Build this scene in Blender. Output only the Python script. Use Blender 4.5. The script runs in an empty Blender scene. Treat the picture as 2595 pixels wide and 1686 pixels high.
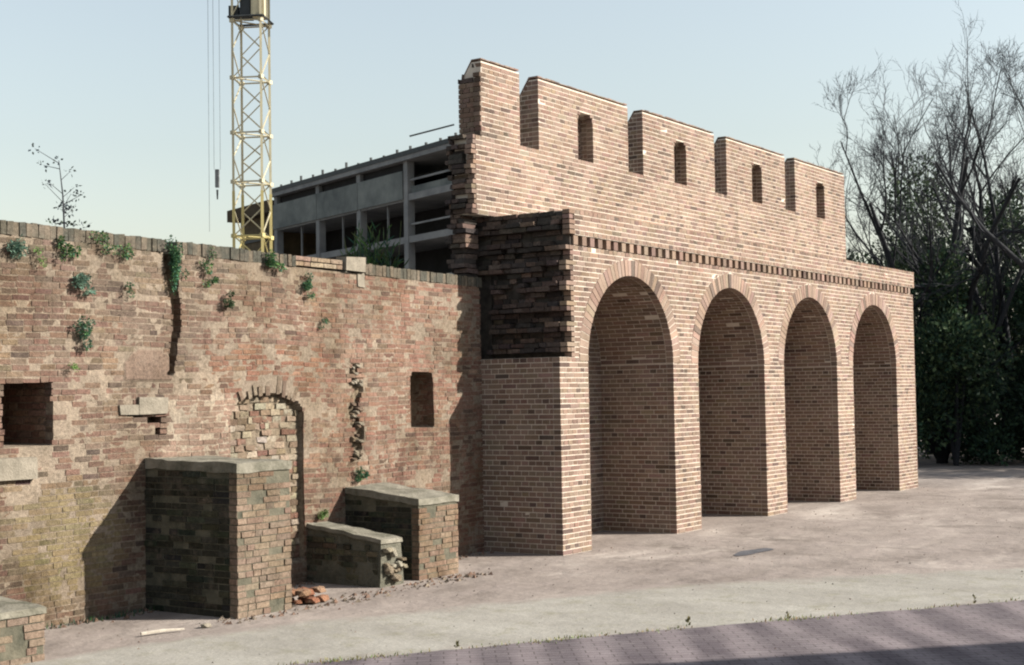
import bpy, math, random
import numpy as np
from mathutils import Vector, Matrix, noise

R = random.Random(7)
scene = bpy.context.scene
COL = scene.collection
rad = math.radians

# ------------------------------------------------------------------ camera
CAM = Vector((-15.143, -9.532, 2.012))
YAW, PITCH, ROLL = rad(34.078), rad(2.468), rad(-0.959)
_v = Vector((math.cos(YAW) * math.cos(PITCH), math.sin(YAW) * math.cos(PITCH), math.sin(PITCH)))
_r = Vector((math.sin(YAW), -math.cos(YAW), 0)); _u = _r.cross(_v)
_c, _s = math.cos(ROLL), math.sin(ROLL)
CR, CU = _c * _r + _s * _u, -_s * _r + _c * _u
cd = bpy.data.cameras.new("camera"); cam = bpy.data.objects.new("camera", cd); COL.objects.link(cam)
cam.matrix_world = Matrix(((CR.x, CU.x, -_v.x, CAM.x), (CR.y, CU.y, -_v.y, CAM.y), (CR.z, CU.z, -_v.z, CAM.z), (0, 0, 0, 1)))
cd.sensor_width = 36; cd.lens = 50.4; cd.clip_start = 0.1; cd.clip_end = 2000
scene.camera = cam

# ------------------------------------------------------------------ sky, sun, exposure
SUN_FROM = Vector((0.72, -1.2, 0.76)).normalized()
w = bpy.data.worlds.new("World"); scene.world = w; w.use_nodes = True
nt = w.node_tree; nt.nodes.clear()
sky = nt.nodes.new("ShaderNodeTexSky"); sky.sky_type = 'NISHITA'; sky.sun_disc = False
sky.sun_elevation = math.asin(SUN_FROM.z); sky.sun_rotation = math.atan2(SUN_FROM.x, SUN_FROM.y)
sky.air_density = 1.6; sky.dust_density = 1.6; sky.ozone_density = 2.0; sky.altitude = 0
bg = nt.nodes.new("ShaderNodeBackground"); bg.inputs[1].default_value = 0.089
wo = nt.nodes.new("ShaderNodeOutputWorld")
hsv = nt.nodes.new("ShaderNodeHueSaturation"); hsv.inputs['Saturation'].default_value = 0.58     # thin high veil of white haze
nt.links.new(sky.outputs[0], hsv.inputs['Color']); nt.links.new(hsv.outputs[0], bg.inputs[0]); nt.links.new(bg.outputs[0], wo.inputs[0])
sl = bpy.data.lights.new("sun", 'SUN'); sl.energy = 5.0; sl.angle = rad(0.53); sl.color = (1.0, 0.93, 0.82)
so = bpy.data.objects.new("sun", sl); COL.objects.link(so)
so.rotation_euler = (-SUN_FROM).to_track_quat('-Z', 'Y').to_euler(); so.location = (5, -20, 25)
scene.cycles.filter_width = 2.1      # soft old slide film
vs = scene.view_settings
vs.view_transform = 'Standard'; vs.look = 'None'; vs.gamma = 1.0; vs.use_curve_mapping = False; vs.exposure = 1.15

# ------------------------------------------------------------------ materials
def nodes(name):
    m = bpy.data.materials.new(name); m.use_nodes = True
    t = m.node_tree; t.nodes.clear()
    o = t.nodes.new("ShaderNodeOutputMaterial"); b = t.nodes.new("ShaderNodeBsdfPrincipled")
    t.links.new(b.outputs[0], o.inputs[0]); b.inputs['Roughness'].default_value = 0.9
    b.inputs['Specular IOR Level'].default_value = 0.2
    return m, t, b
def N(t, typ, **kw):
    n = t.nodes.new(typ)
    for k, v in kw.items():
        if k.startswith('i_'): n.inputs[k[2:].replace('_', ' ')].default_value = v
        else: setattr(n, k, v)
    return n
def pos(t): return t.nodes.new("ShaderNodeNewGeometry").outputs['Position']
def noise_n(t, vec, scale, detail=3, rough=0.55, stretch=None):
    if stretch:
        mp = N(t, "ShaderNodeMapping"); mp.inputs['Scale'].default_value = stretch
        t.links.new(vec, mp.inputs[0]); vec = mp.outputs[0]
    n = N(t, "ShaderNodeTexNoise"); n.inputs['Scale'].default_value = scale
    n.inputs['Detail'].default_value = detail; n.inputs['Roughness'].default_value = rough
    t.links.new(vec, n.inputs['Vector']); return n.outputs['Fac']
def ramp(t, fac, a, b, ca=(0, 0, 0, 1), cb=(1, 1, 1, 1)):
    r = N(t, "ShaderNodeValToRGB"); e = r.color_ramp.elements
    e[0].position = a; e[0].color = ca; e[1].position = b; e[1].color = cb
    t.links.new(fac, r.inputs[0]); return r.outputs[0]
def mix(t, fac, a, b, mode='MIX'):
    m = N(t, "ShaderNodeMix", data_type='RGBA', blend_type=mode)
    for i, s in ((0, fac), (6, a), (7, b)):
        if isinstance(s, (int, float)): m.inputs[i].default_value = s
        elif isinstance(s, tuple): m.inputs[i].default_value = s if len(s) == 4 else (*s, 1)
        else: t.links.new(s, m.inputs[i])
    return m.outputs[2]
def bump(t, b, h, strength=0.4, dist=0.01):
    n = N(t, "ShaderNodeBump"); n.inputs['Strength'].default_value = strength; n.inputs['Distance'].default_value = dist
    t.links.new(h, n.inputs['Height']); t.links.new(n.outputs[0], b.inputs['Normal'])
def attr(t, name='Col'): return N(t, "ShaderNodeAttribute", attribute_name=name).outputs['Color']

def brick_material(name, smear, smear_col, lo, hi, grain=45, bstr=0.5, bdist=0.006):
    m, t, b = nodes(name); p = pos(t); c = attr(t)
    g = ramp(t, noise_n(t, p, grain, 4, 0.7), 0.3, 0.75, (lo, lo, lo, 1), (hi, hi, hi, 1))
    c = mix(t, 1.0, c, g, 'MULTIPLY')
    big = ramp(t, noise_n(t, p, 1.3, 4, 0.6), 0.3, 0.7, (0.80, 0.79, 0.77, 1), (1.12, 1.1, 1.08, 1))
    c = mix(t, 1.0, c, big, 'MULTIPLY')
    f = ramp(t, noise_n(t, p, 7.0, 5, 0.7), 0.60 - smear * 0.2, 0.78 - smear * 0.1)
    f2 = N(t, "ShaderNodeMath", operation='MULTIPLY'); t.links.new(f, f2.inputs[0]); f2.inputs[1].default_value = smear
    c = mix(t, f2.outputs[0], c, smear_col)
    t.links.new(c, b.inputs['Base Color']); b.inputs['Roughness'].default_value = 0.95
    bump(t, b, noise_n(t, p, 90, 4, 0.65), bstr, bdist)
    return m
def weather(m, dark=(0.30, 0.28, 0.24), pit=0.40, pale=0.55):
    """rain streaks, soot blotches and spalled pits with shapes of their own"""
    t = m.node_tree; b = next(n for n in t.nodes if n.type == 'BSDF_PRINCIPLED'); src = b.inputs['Base Color'].links[0].from_socket; p = pos(t)
    f = ramp(t, noise_n(t, p, 1.0, 6, 0.68, (1.0, 1.0, 0.8)), 0.46, 0.70)
    c = mix(t, f, src, mix(t, 1.0, src, (*[min(1, x * 1.9) for x in dark], 1), 'MULTIPLY'))
    f = ramp(t, noise_n(t, p, 16, 5, 0.75, (1, 1, 1.8)), 0.60, 0.70)
    c = mix(t, f, c, mix(t, 1.0, c, (pit, pit * 0.95, pit * 0.9, 1), 'MULTIPLY'))
    f = ramp(t, noise_n(t, p, 3.1, 6, 0.7, (1, 1, 1.3)), 0.62, 0.74)
    c = mix(t, f, c, mix(t, pale, c, (0.26, 0.20, 0.155, 1)))
    f = ramp(t, noise_n(t, p, 2.6, 5, 0.65, (1, 1, 0.10)), 0.56, 0.74)      # rain streaks
    c = mix(t, f, c, mix(t, 1.0, c, (0.72, 0.71, 0.70, 1), 'MULTIPLY'))
    t.links.new(c, b.inputs['Base Color'])
M_NEW = brick_material("pink_tan_brick", 0.10, (0.330, 0.275, 0.232), 0.82, 1.14)
M_OLD = brick_material("weathered_old_brick", 0.50, (0.178, 0.138, 0.110), 0.5, 1.3, 30, 0.9, 0.015)
weather(M_OLD); weather(M_NEW, (0.40, 0.385, 0.37), 0.70, 0.12)
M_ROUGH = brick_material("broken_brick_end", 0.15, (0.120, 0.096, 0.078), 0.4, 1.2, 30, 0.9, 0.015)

def plain(name, col, col2=None, scale=6, rough=0.9, bstr=0.3, bdist=0.01, spec=0.2, metal=0.0, det=4):
    m, t, b = nodes(name); p = pos(t)
    col2 = col2 or tuple(x * 0.7 for x in col)
    f = ramp(t, noise_n(t, p, scale, det, 0.65), 0.32, 0.68)
    t.links.new(mix(t, f, col2, col), b.inputs['Base Color'])
    b.inputs['Roughness'].default_value = rough; b.inputs['Specular IOR Level'].default_value = spec
    b.inputs['Metallic'].default_value = metal
    if bstr: bump(t, b, noise_n(t, p, scale * 6, 4, 0.6), bstr, bdist)
    return m
M_MORTAR = plain("pale_lime_mortar", (0.500, 0.445, 0.382), (0.420, 0.370, 0.318), 9)
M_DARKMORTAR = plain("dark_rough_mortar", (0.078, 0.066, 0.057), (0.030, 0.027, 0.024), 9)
M_CAP = plain("grey_cement_cap", (0.215, 0.200, 0.165), (0.085, 0.082, 0.062), 5, bstr=0.7, bdist=0.02)
M_MOSSY = plain("mossy_mortar", (0.115, 0.105, 0.078), (0.050, 0.050, 0.037), 6, bstr=0.6, bdist=0.02)  # mossy tone, darkened so the joints sink into the flanks' shade
M_STONE = plain("pale_stone", (0.225, 0.200, 0.162), (0.140, 0.125, 0.100), 8, bstr=0.6, bdist=0.02)
M_CONC = plain("raw_concrete", (0.198, 0.204, 0.204), (0.120, 0.126, 0.132), 0.6, bstr=0.1)
M_CONCDK = plain("dark_interior_concrete", (0.018, 0.018, 0.020), (0.010, 0.010, 0.010), 0.6, bstr=0)  # concrete coloured almost black to stand in for interior shade
M_PANEL = plain("grey_green_panel", (0.165, 0.180, 0.172), (0.060, 0.070, 0.072), 0.30, bstr=0.1)
M_FORM = plain("brown_formwork", (0.096, 0.072, 0.042), (0.048, 0.039, 0.024), 1.2, bstr=0.1)
M_YEL = plain("faded_yellow_paint", (0.42, 0.36, 0.15), (0.34, 0.29, 0.14), 2.0, 0.6, bstr=0)
M_YELP = plain("pale_cream_paint", (0.432, 0.396, 0.270), (0.348, 0.318, 0.228), 2.0, 0.6, bstr=0)
M_CABLE = plain("steel_cable", (0.150, 0.162, 0.168), None, 3, 0.6, bstr=0)
M_DKMETAL = plain("dark_metal", (0.036, 0.042, 0.045), None, 3, 0.6, bstr=0)
M_BARK = plain("grey_bark", (0.026, 0.028, 0.032), (0.016, 0.017, 0.020), 5, bstr=0.4)
M_TWIG = plain("grey_twig", (0.034, 0.036, 0.043), (0.022, 0.023, 0.029), 3, bstr=0)
M_FENCE = plain("black_tarred_board", (0.011, 0.011, 0.012), (0.006, 0.006, 0.007), 5, bstr=0.2)
M_HOUSE = plain("house_brick_wall", (0.180, 0.120, 0.090), (0.132, 0.084, 0.060), 8)
M_ROOFF = plain("roof_felt", (0.048, 0.048, 0.051), None, 4)
M_GLASS, _t, _b = nodes("window_glass"); _b.inputs['Base Color'].default_value = (0.03, 0.04, 0.05, 1); _b.inputs['Roughness'].default_value = 0.08; _b.inputs['Specular IOR Level'].default_value = 0.6
M_STICK = plain("bleached_wood", (0.432, 0.396, 0.336), (0.300, 0.270, 0.228), 20, bstr=0)
M_PATCH = plain("dark_damp_asphalt", (0.096, 0.096, 0.105), (0.054, 0.054, 0.063), 7)

def leaf_material(name):
    m, t, b = nodes(name); c = attr(t)
    t.links.new(c, b.inputs['Base Color']); b.inputs['Roughness'].default_value = 0.6
    tr = N(t, "ShaderNodeBsdfTranslucent"); t.links.new(c, tr.inputs[0])
    ms = N(t, "ShaderNodeMixShader"); ms.inputs[0].default_value = 0.25
    t.links.new(b.outputs[0], ms.inputs[1]); t.links.new(tr.outputs[0], ms.inputs[2])
    t.links.new(ms.outputs[0], t.nodes["Material Output"].inputs[0]); return m
M_LEAF = leaf_material("leaf")

def ground_colour(t, p):
    f1 = ramp(t, noise_n(t, p, 0.45, 6, 0.62, (1, 1.8, 1)), 0.34, 0.66)
    c = mix(t, f1, (0.150, 0.126, 0.112), (0.285, 0.248, 0.224))
    f2 = ramp(t, noise_n(t, p, 1.7, 7, 0.7, (0.6, 1.6, 1)), 0.46, 0.64)
    c = mix(t, f2, c, (0.225, 0.192, 0.175))
    f3 = ramp(t, noise_n(t, p, 0.8, 6, 0.72, (1.2, 0.45, 1)), 0.55, 0.68)
    c = mix(t, f3, c, (0.130, 0.110, 0.096))
    f5 = ramp(t, noise_n(t, p, 0.33, 6, 0.7, (0.6, 1.4, 1)), 0.56, 0.70)
    c = mix(t, f5, c, (0.370, 0.330, 0.298))
    f6 = ramp(t, noise_n(t, p, 4.0, 6, 0.65, (0.6, 1.5, 1)), 0.60, 0.74)
    c = mix(t, f6, c, (0.185, 0.158, 0.140))
    f4 = ramp(t, noise_n(t, p, 38, 4, 0.8), 0.35, 0.7, (0.9, 0.9, 0.9, 1), (1.08, 1.08, 1.08, 1))
    return mix(t, 1.0, c, f4, 'MULTIPLY')
def ground_material():
    m, t, b = nodes("dusty_trodden_ground"); p = pos(t)
    t.links.new(ground_colour(t, p), b.inputs['Base Color'])
    bump(t, b, noise_n(t, p, 2.0, 7, 0.6), 0.8, 0.07); return m
def path_material():
    m, t, b = nodes("greenish_grey_path"); p = pos(t)
    f1 = ramp(t, noise_n(t, p, 0.8, 6, 0.68, (1.2, 0.7, 1)), 0.35, 0.68)
    c = mix(t, f1, (0.215, 0.203, 0.180), (0.305, 0.292, 0.262))
    f2 = ramp(t, noise_n(t, p, 2.6, 7, 0.75), 0.52, 0.70)
    c = mix(t, f2, c, (0.195, 0.185, 0.140))
    f4 = ramp(t, noise_n(t, p, 45, 4, 0.8), 0.35, 0.7, (0.8, 0.8, 0.8, 1), (1.15, 1.15, 1.15, 1))
    c = mix(t, 1.0, c, f4, 'MULTIPLY')
    # trodden dirt spills over the path: ground colour wins where the noise beats the distance from the edge
    e = N(t, "ShaderNodeMath", operation='ADD'); t.links.new(attr(t), e.inputs[0]); t.links.new(noise_n(t, p, 1.6, 7, 0.72), e.inputs[1])
    f = ramp(t, e.outputs[0], 0.62, 0.86)
    c = mix(t, f, ground_colour(t, p), c)
    t.links.new(c, b.inputs['Base Color']); bump(t, b, noise_n(t, p, 6, 7, 0.65), 0.6, 0.025); return m
def road_material():
    m, t, b = nodes("mauve_clinker_road"); p = pos(t)
    mp = N(t, "ShaderNodeMapping"); mp.inputs['Rotation'].default_value = (0, 0, rad(53)); t.links.new(p, mp.inputs[0])
    wv = N(t, "ShaderNodeTexWave", wave_type='BANDS', bands_direction='X')
    wv.inputs['Scale'].default_value = 0.55; wv.inputs['Distortion'].default_value = 3.0; wv.inputs['Detail'].default_value = 3; wv.inputs['Detail Scale'].default_value = 0.8
    t.links.new(mp.outputs[0], wv.inputs[0])
    f = ramp(t, wv.outputs['Fac'], 0.2, 0.9)
    c = mix(t, f, (0.090, 0.076, 0.085), (0.190, 0.163, 0.170))
    f2 = ramp(t, noise_n(t, p, 1.3, 5, 0.65), 0.4, 0.7)
    c = mix(t, f2, c, (0.145, 0.126, 0.132))
    br = N(t, "ShaderNodeTexBrick"); br.inputs['Scale'].default_value = 1.0
    br.inputs['Brick Width'].default_value = 0.2; br.inputs['Row Height'].default_value = 0.1; br.inputs['Mortar Size'].default_value = 0.006
    br.inputs['Color1'].default_value = (1, 1, 1, 1); br.inputs['Color2'].default_value = (0.86, 0.84, 0.85, 1); br.inputs['Mortar'].default_value = (0.45, 0.43, 0.42, 1)
    t.links.new(mp.outputs[0], br.inputs[0])
    c = mix(t, 0.9, c, br.outputs['Color'], 'MULTIPLY')
    f4 = ramp(t, noise_n(t, p, 45, 4, 0.8), 0.35, 0.7, (0.85, 0.85, 0.85, 1), (1.12, 1.12, 1.12, 1))
    c = mix(t, 1.0, c, f4, 'MULTIPLY')
    t.links.new(c, b.inputs['Base Color']); bump(t, b, noise_n(t, p, 25, 6, 0.7), 0.5, 0.01); return m
M_GROUND, M_PATH, M_ROAD = ground_material(), path_material(), road_material()

# ------------------------------------------------------------------ object helpers
def tag(o, label=None, cat=None, group=None, kind=None):
    if label: o["label"] = label
    if cat: o["category"] = cat
    if group: o["group"] = group
    if kind: o["kind"] = kind
    return o
def thing(name, label, cat, loc=(0, 0, 0), group=None):
    o = bpy.data.objects.new(name, None); COL.objects.link(o); o.location = loc
    o.empty_display_size = 0.2
    return tag(o, label, cat, group, "thing")
def adopt(o, parent):
    if parent is not None:
        o.parent = parent
        l = parent.location.copy()
        o.matrix_parent_inverse = Matrix.Translation(-l) if parent.parent is None else Matrix.Identity(4)
        if parent.parent is not None: o.matrix_parent_inverse = Matrix.Identity(4)
    return o
def mk(name, V, F, mat, parent=None, cols=None, smooth=False):
    me = bpy.data.meshes.new(name); me.from_pydata([tuple(v) for v in V], [], F); me.materials.append(mat)
    if cols is not None:
        a = me.color_attributes.new("Col", 'FLOAT_COLOR', 'POINT')
        cc = np.ones((len(V), 4), np.float32); cc[:, :3] = np.asarray(cols, np.float32)[:, :3]
        a.data.foreach_set("color", cc.ravel())
    if smooth: me.polygons.foreach_set("use_smooth", [True] * len(me.polygons))
    me.update()
    o = bpy.data.objects.new(name, me); COL.objects.link(o)
    return adopt(o, parent)
def mk_quads(name, V, mat, parent, cols):
    """V (n,4,3) separate quads; cols (n,3)"""
    n = len(V); me = bpy.data.meshes.new(name)
    me.vertices.add(n * 4); me.vertices.foreach_set("co", np.asarray(V, np.float32).ravel())
    me.loops.add(n * 4); me.loops.foreach_set("vertex_index", np.arange(n * 4, dtype=np.int32))
    me.polygons.add(n); me.polygons.foreach_set("loop_start", np.arange(0, n * 4, 4, dtype=np.int32))
    me.update(calc_edges=True); me.materials.append(mat)
    a = me.color_attributes.new("Col", 'FLOAT_COLOR', 'POINT')
    cc = np.ones((n, 4, 4), np.float32); cc[:, :, :3] = np.asarray(cols)[:, None, :]
    a.data.foreach_set("color", cc.ravel())
    o = bpy.data.objects.new(name, me); COL.objects.link(o); return adopt(o, parent)
class Geo:
    def __init__(s): s.V = []; s.F = []
    def box(s, x0, x1, y0, y1, z0, z1):
        b = len(s.V)
        s.V += [(x0, y0, z0), (x1, y0, z0), (x1, y1, z0), (x0, y1, z0), (x0, y0, z1), (x1, y0, z1), (x1, y1, z1), (x0, y1, z1)]
        s.F += [tuple(b + i for i in f) for f in ((0, 3, 2, 1), (4, 5, 6, 7), (0, 1, 5, 4), (1, 2, 6, 5), (2, 3, 7, 6), (3, 0, 4, 7))]
        return s
    def obox(s, o, ex, ey, ez):
        """box from origin o along three edge vectors"""
        b = len(s.V); o, ex, ey, ez = map(Vector, (o, ex, ey, ez))
        s.V += [tuple(q) for q in (o, o + ex, o + ex + ey, o + ey, o + ez, o + ex + ez, o + ex + ey + ez, o + ey + ez)]
        s.F += [tuple(b + i for i in f) for f in ((0, 3, 2, 1), (4, 5, 6, 7), (0, 1, 5, 4), (1, 2, 6, 5), (2, 3, 7, 6), (3, 0, 4, 7))]
        return s
    def bar(s, a, b, r, n=4, r2=None):
        a, b = Vector(a), Vector(b); d = (b - a).normalized()
        x = d.orthogonal().normalized(); y = d.cross(x); k = len(s.V); r2 = r if r2 is None else r2
        for P, q in ((a, r), (b, r2)):
            for i in range(n):
                t = 2 * math.pi * (i + 0.5) / n; s.V.append(tuple(P + x * math.cos(t) * q + y * math.sin(t) * q))
        s.F += [(k + i, k + (i + 1) % n, k + n + (i + 1) % n, k + n + i) for i in range(n)]
        s.F += [tuple(k + n - 1 - i for i in range(n)), tuple(k + n + i for i in range(n))]
        return s
    def prism(s, poly, axis, a, b):
        """poly (p,q) extruded along axis 'x' (poly=y,z) or 'y' (poly=x,z) or 'z'"""
        k = len(s.V); n = len(poly)
        f = {'x': lambda p, q, t: (t, p, q), 'y': lambda p, q, t: (p, t, q), 'z': lambda p, q, t: (p, q, t)}[axis]
        for t in (a, b): s.V += [f(p, q, t) for p, q in poly]
        s.F += [(k + i, k + (i + 1) % n, k + n + (i + 1) % n, k + n + i) for i in range(n)]
        s.F += [tuple(range(k + n - 1, k - 1, -1)), tuple(range(k + n, k + 2 * n))]
        return s
    def out(s, name, mat, parent=None, cols=None, smooth=False): return mk(name, s.V, s.F, mat, parent, cols, smooth)

def strip(name, A, B, z, mat):
    V = [(x, y, z) for x, y in A] + [(x, y, z) for x, y in B]; n = len(A)
    o = mk(name, V, [(i, n + i, n + i + 1, i + 1) for i in range(n - 1)], mat)
    return tag(o, kind="structure")

# ------------------------------------------------------------------ brickwork
BF = ((0, 1, 2, 3), (0, 3, 7, 4), (1, 5, 6, 2), (3, 2, 6, 7), (0, 4, 5, 1))
FRONT = lambda y=0.0: (Vector((0, y, 0)), Vector((1, 0, 0)), Vector((0, -1, 0)))
LEFT = lambda x: (Vector((x, 0, 0)), Vector((0, 1, 0)), Vector((-1, 0, 0)))
RIGHT = lambda x: (Vector((x, 0, 0)), Vector((0, 1, 0)), Vector((1, 0, 0)))
def project(P):
    d = P - CAM; z = d.dot(_v)
    if z < 0.5: return None
    return 512 + 1433.6 * d.dot(CR) / z, 332.5 - 1433.6 * d.dot(CU) / z, z
_unit = {}
def unit_brick(mat, col, flip):
    key = (mat.name, tuple(int(c * 110 + 0.5) for c in col), flip)
    if key in _unit: return _unit[key]
    rr = random.Random(str(key)); j = lambda: rr.uniform(-0.025, 0.025)
    V = []
    for n in (0, -1):
        for (a, c) in ((-.5, -.5), (.5, -.5), (.5, .5), (-.5, .5)): V.append((a + j() * .5, n, c + j()))
    F = [f if not flip else tuple(reversed(f)) for f in BF]
    me = bpy.data.meshes.new("brick"); me.from_pydata(V, [], F); me.materials.append(mat)
    a = me.color_attributes.new("Col", 'FLOAT_COLOR', 'POINT')
    a.data.foreach_set("color", [k for _ in range(8) for k in (key[1][0] / 110, key[1][1] / 110, key[1][2] / 110, 1.0)])
    _unit[key] = me; return me
class Bricks:
    def __init__(s): s.items = []
    def add(s, fr, u0b, u1b, u0t, u1t, w0, w1, nf, nb, col, jit=0.002, solo=True):
        s.items.append((fr, u0b, u1b, u0t, u1t, w0, w1, nf, nb, col, jit, solo))
    def build(s, parent, mat, limit=300, piece="brick", mass="brick_mass"):
        sc = []
        for i, it in enumerate(s.items):
            fr, a, b, c, d, w0, w1, nf, nb, col, jit, solo = it
            if not solo or abs(a - c) > 0.02 or abs(b - d) > 0.02: continue
            P = fr[0] + fr[1] * (0.5 * (a + b)) + fr[2] * nf + Vector((0, 0, 0.5 * (w0 + w1)))
            q = project(P); face = (CAM - P).normalized().dot(fr[2])
            if q is None or face < 0.05 or not (0 < q[0] < 1024 and 0 < q[1] < 665): continue
            sc.append((-(b - a) * (w1 - w0) * face / q[2] ** 2, i))
        sc.sort(); pick = {i for _, i in sc[:limit]}
        V, F, Cc = [], [], []
        for i, it in enumerate(s.items):
            fr, a, b, c, d, w0, w1, nf, nb, col, jit, solo = it
            O, U, Nn = fr; det = U.cross(Vector((0, 0, 1))).dot(Nn)
            if i in pick:
                me = unit_brick(mat, col, det < 0)
                o = bpy.data.objects.new(piece, me); COL.objects.link(o)
                a2, b2 = (a + c) / 2, (b + d) / 2
                P = O + U * ((a2 + b2) / 2) + Nn * nf + Vector((0, 0, (w0 + w1) / 2))
                L, D, H = b2 - a2, nf - nb, w1 - w0
                o.parent = parent; o.matrix_parent_inverse = Matrix.Translation(-parent.location)
                o.matrix_basis = Matrix(((U.x * L, Nn.x * D, 0, P.x), (U.y * L, Nn.y * D, 0, P.y), (0, 0, H, P.z), (0, 0, 0, 1)))
            else:
                k = len(V)
                for n in (nf, nb):
                    for (uu, ww) in ((a, w0), (b, w0), (d, w1), (c, w1)):
                        q = O + U * (uu + R.uniform(-jit, jit)) + Nn * (n + (R.uniform(-jit, jit) if n == nf else 0))
                        V.append((q.x, q.y, q.z + ww + R.uniform(-jit, jit)))
                F += [tuple(k + x for x in (f if det > 0 else f[::-1])) for f in BF]
                Cc += [col] * 8
        if V: tag(mk(mass, V, F, mat, parent, Cc), kind="stuff")

def pal(cols, wts, var=0.10):
    def f(*_):
        c = R.choices(cols, wts)[0]; k = 1 + R.gauss(0, var)
        return tuple(max(0.01, x * k * (1 + R.gauss(0, 0.03))) for x in c)
    return f
NEWC = pal([(0.202, 0.146, 0.117), (0.215, 0.160, 0.130), (0.185, 0.130, 0.105), (0.152, 0.107, 0.088), (0.100, 0.073, 0.062)], [6, 5, 4, 2.5, 1.0], 0.05)
SIDEC = NEWC
ENDC = pal([(0.144, 0.104, 0.086), (0.094, 0.072, 0.065), (0.058, 0.050, 0.047)], [2, 3, 3], 0.2)  # broken brick tones, darkened to deepen the shade on this end

def lay(bs, fr, z0, z1, ivals, colf, course=0.065, joint=0.012, L=0.22, depth=0.105, offs=0.0012, jit=0.0015, n0=0.0, bond='english', phase=0, wav=0.0, drop=None, solo=True, hj=0.011):
    i = 0; z = z0
    while z + course <= z1 + 0.012:
        zb, zt = z + joint / 2, min(z + course - joint / 2, z1)
        header = bond == 'english' and (i + phase) % 2 == 1
        for (lb, rb), (lt, rt) in ivals(zb, zt, i):
            lo, hi = min(lb, lt), max(rb, rt)
            step = L / 2 if header else L
            off = (0.25 * L if header else (0.5 * L if (i // 2) % 2 else 0.0)) if bond == 'english' else R.uniform(0, L)
            u = math.floor((lo - off) / step) * step + off; first = True
            while u < hi:
                st = step
                if bond == 'old': st = R.choice((L, L, L * 0.9, L * 1.06, L * 0.5))
                a, b = u + hj / 2, u + st - hj / 2; u += st
                ab, bb, at, bt = max(a, lb), min(b, rb), max(a, lt), min(b, rt)
                if first and max(bb - ab, bt - at) < 0.035: continue      # no slivers: the next brick is cut longer instead
                if first: ab, at, first = lb, lt, False
                if hi - u < 0.035 and u < hi: bb, bt, u = rb, rt, hi
                if bb - ab < 0.015 and bt - at < 0.015: continue
                bb = max(bb, ab + 0.002); bt = max(bt, at + 0.002)
                dz = wav * (noise.noise(Vector((a * 0.9, z * 0.5, 3.1)))) if wav else 0
                n = n0 + R.gauss(0, offs)
                if drop:
                    r = drop((ab + bb) / 2, (zb + zt) / 2)
                    if r is None: continue
                    n += r
                bs.add(fr, ab, bb, at, bt, zb + dz, zt + dz, n, n - depth, colf((ab + bb) / 2, (zb + zt) / 2), jit, solo)
        z += course; i += 1
def rect(l, r): return lambda zb, zt, i: [((l, r), (l, r))]

# ================================================================== SETTING: ground, road, path
g = 400
tag(mk("ground", [(-g, -g, 0), (g, -g, 0), (g, g, 0), (-g, g, 0)], [(0, 1, 2, 3)], M_GROUND), kind="structure")
UP = [(-14, 0.9), (-10.5, 0.25), (-8.17, -0.01), (-7.07, -0.21), (-5.83, -0.46), (-4.69, -1.01), (-3.44, -1.62), (-1.97, -2.24), (-0.84, -3.18), (0.28, -4.21), (1.3, -5.22), (4, -8.2), (12, -17)]
LO = [(-14, 1.9 - 3.2), (-10.5, -0.55), (-8.6, -1.2), (-7.8, -1.65), (-7.03, -2.07), (-5.96, -2.74), (-4.86, -3.43), (-3.48, -4.35), (-2.38, -5.12), (-1.29, -5.89), (0.2, -7.1), (3.0, -9.6), (11, -18)]
def resample(P, n):
    P = [Vector(p) for p in P]; d = [0]
    for a, b in zip(P, P[1:]): d.append(d[-1] + (b - a).length)
    out = []
    for k in range(n):
        t = d[-1] * k / (n - 1); i = max(j for j in range(len(d)) if d[j] <= t + 1e-9); i = min(i, len(P) - 2)
        q = P[i].lerp(P[i + 1], (t - d[i]) / (d[i + 1] - d[i])); out.append(q)
    return out
def wob(P, amp, sc, s): return [(p.x + amp * noise.noise(Vector((p.x * sc, p.y * sc, s))), p.y + amp * noise.noise(Vector((p.x * sc, p.y * sc, s + 9)))) for p in P]
UPw, LOw = wob(resample(UP, 160), 0.10, 1.7, 1.0), wob(resample(LO, 160), 0.05, 2.5, 4.0)
n_ = len(UPw); rows = (0, .12, .3, .55, .85, 1.0); val = (0.08, .34, .5, .6, .5, .30)
V = [(u_[0] + (l_[0] - u_[0]) * r_, u_[1] + (l_[1] - u_[1]) * r_, 0.004) for r_ in rows for u_, l_ in zip(UPw, LOw)]
Fp = [(k * n_ + i, (k + 1) * n_ + i, (k + 1) * n_ + i + 1, k * n_ + i + 1) for k in range(5) for i in range(n_ - 1)]
tag(mk("path", V, Fp, M_PATH, None, [(q, q, q) for q in val for _ in range(n_)]), kind="structure")
RD = [(x - 11, y - 13) for x, y in LOw]
strip("road", LOw, RD, 0.008, M_ROAD)

# off-frame house across the road whose shadow falls on the near corner of the road
hd = Vector((0.73, -0.684, 0)); hn = Vector((-0.684, -0.73, 0)); h0 = Vector((-2.22, -11.82, 0))
house = thing("house", "plain flat-roofed brick house across the road beside the camera", "house", h0)
Geo().obox(h0, hd * 14, hn * 8, (0, 0, 5.85)).out("wall", M_HOUSE, house)
Geo().obox(h0 - hd * .0 + Vector((0, 0, 5.86)), hd * 14, hn * 8, (0, 0, 0.14)).out("roof", M_ROOFF, house)
for k in range(4):
    for zz in (0.9, 3.6):
        Geo().obox(h0 + hd * (1.2 + 3.3 * k) - hn * 0.03 + Vector((0, 0, zz)), hd * 1.4, hn * 0.02, (0, 0, 1.5)).out("window", M_GLASS, house)

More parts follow.
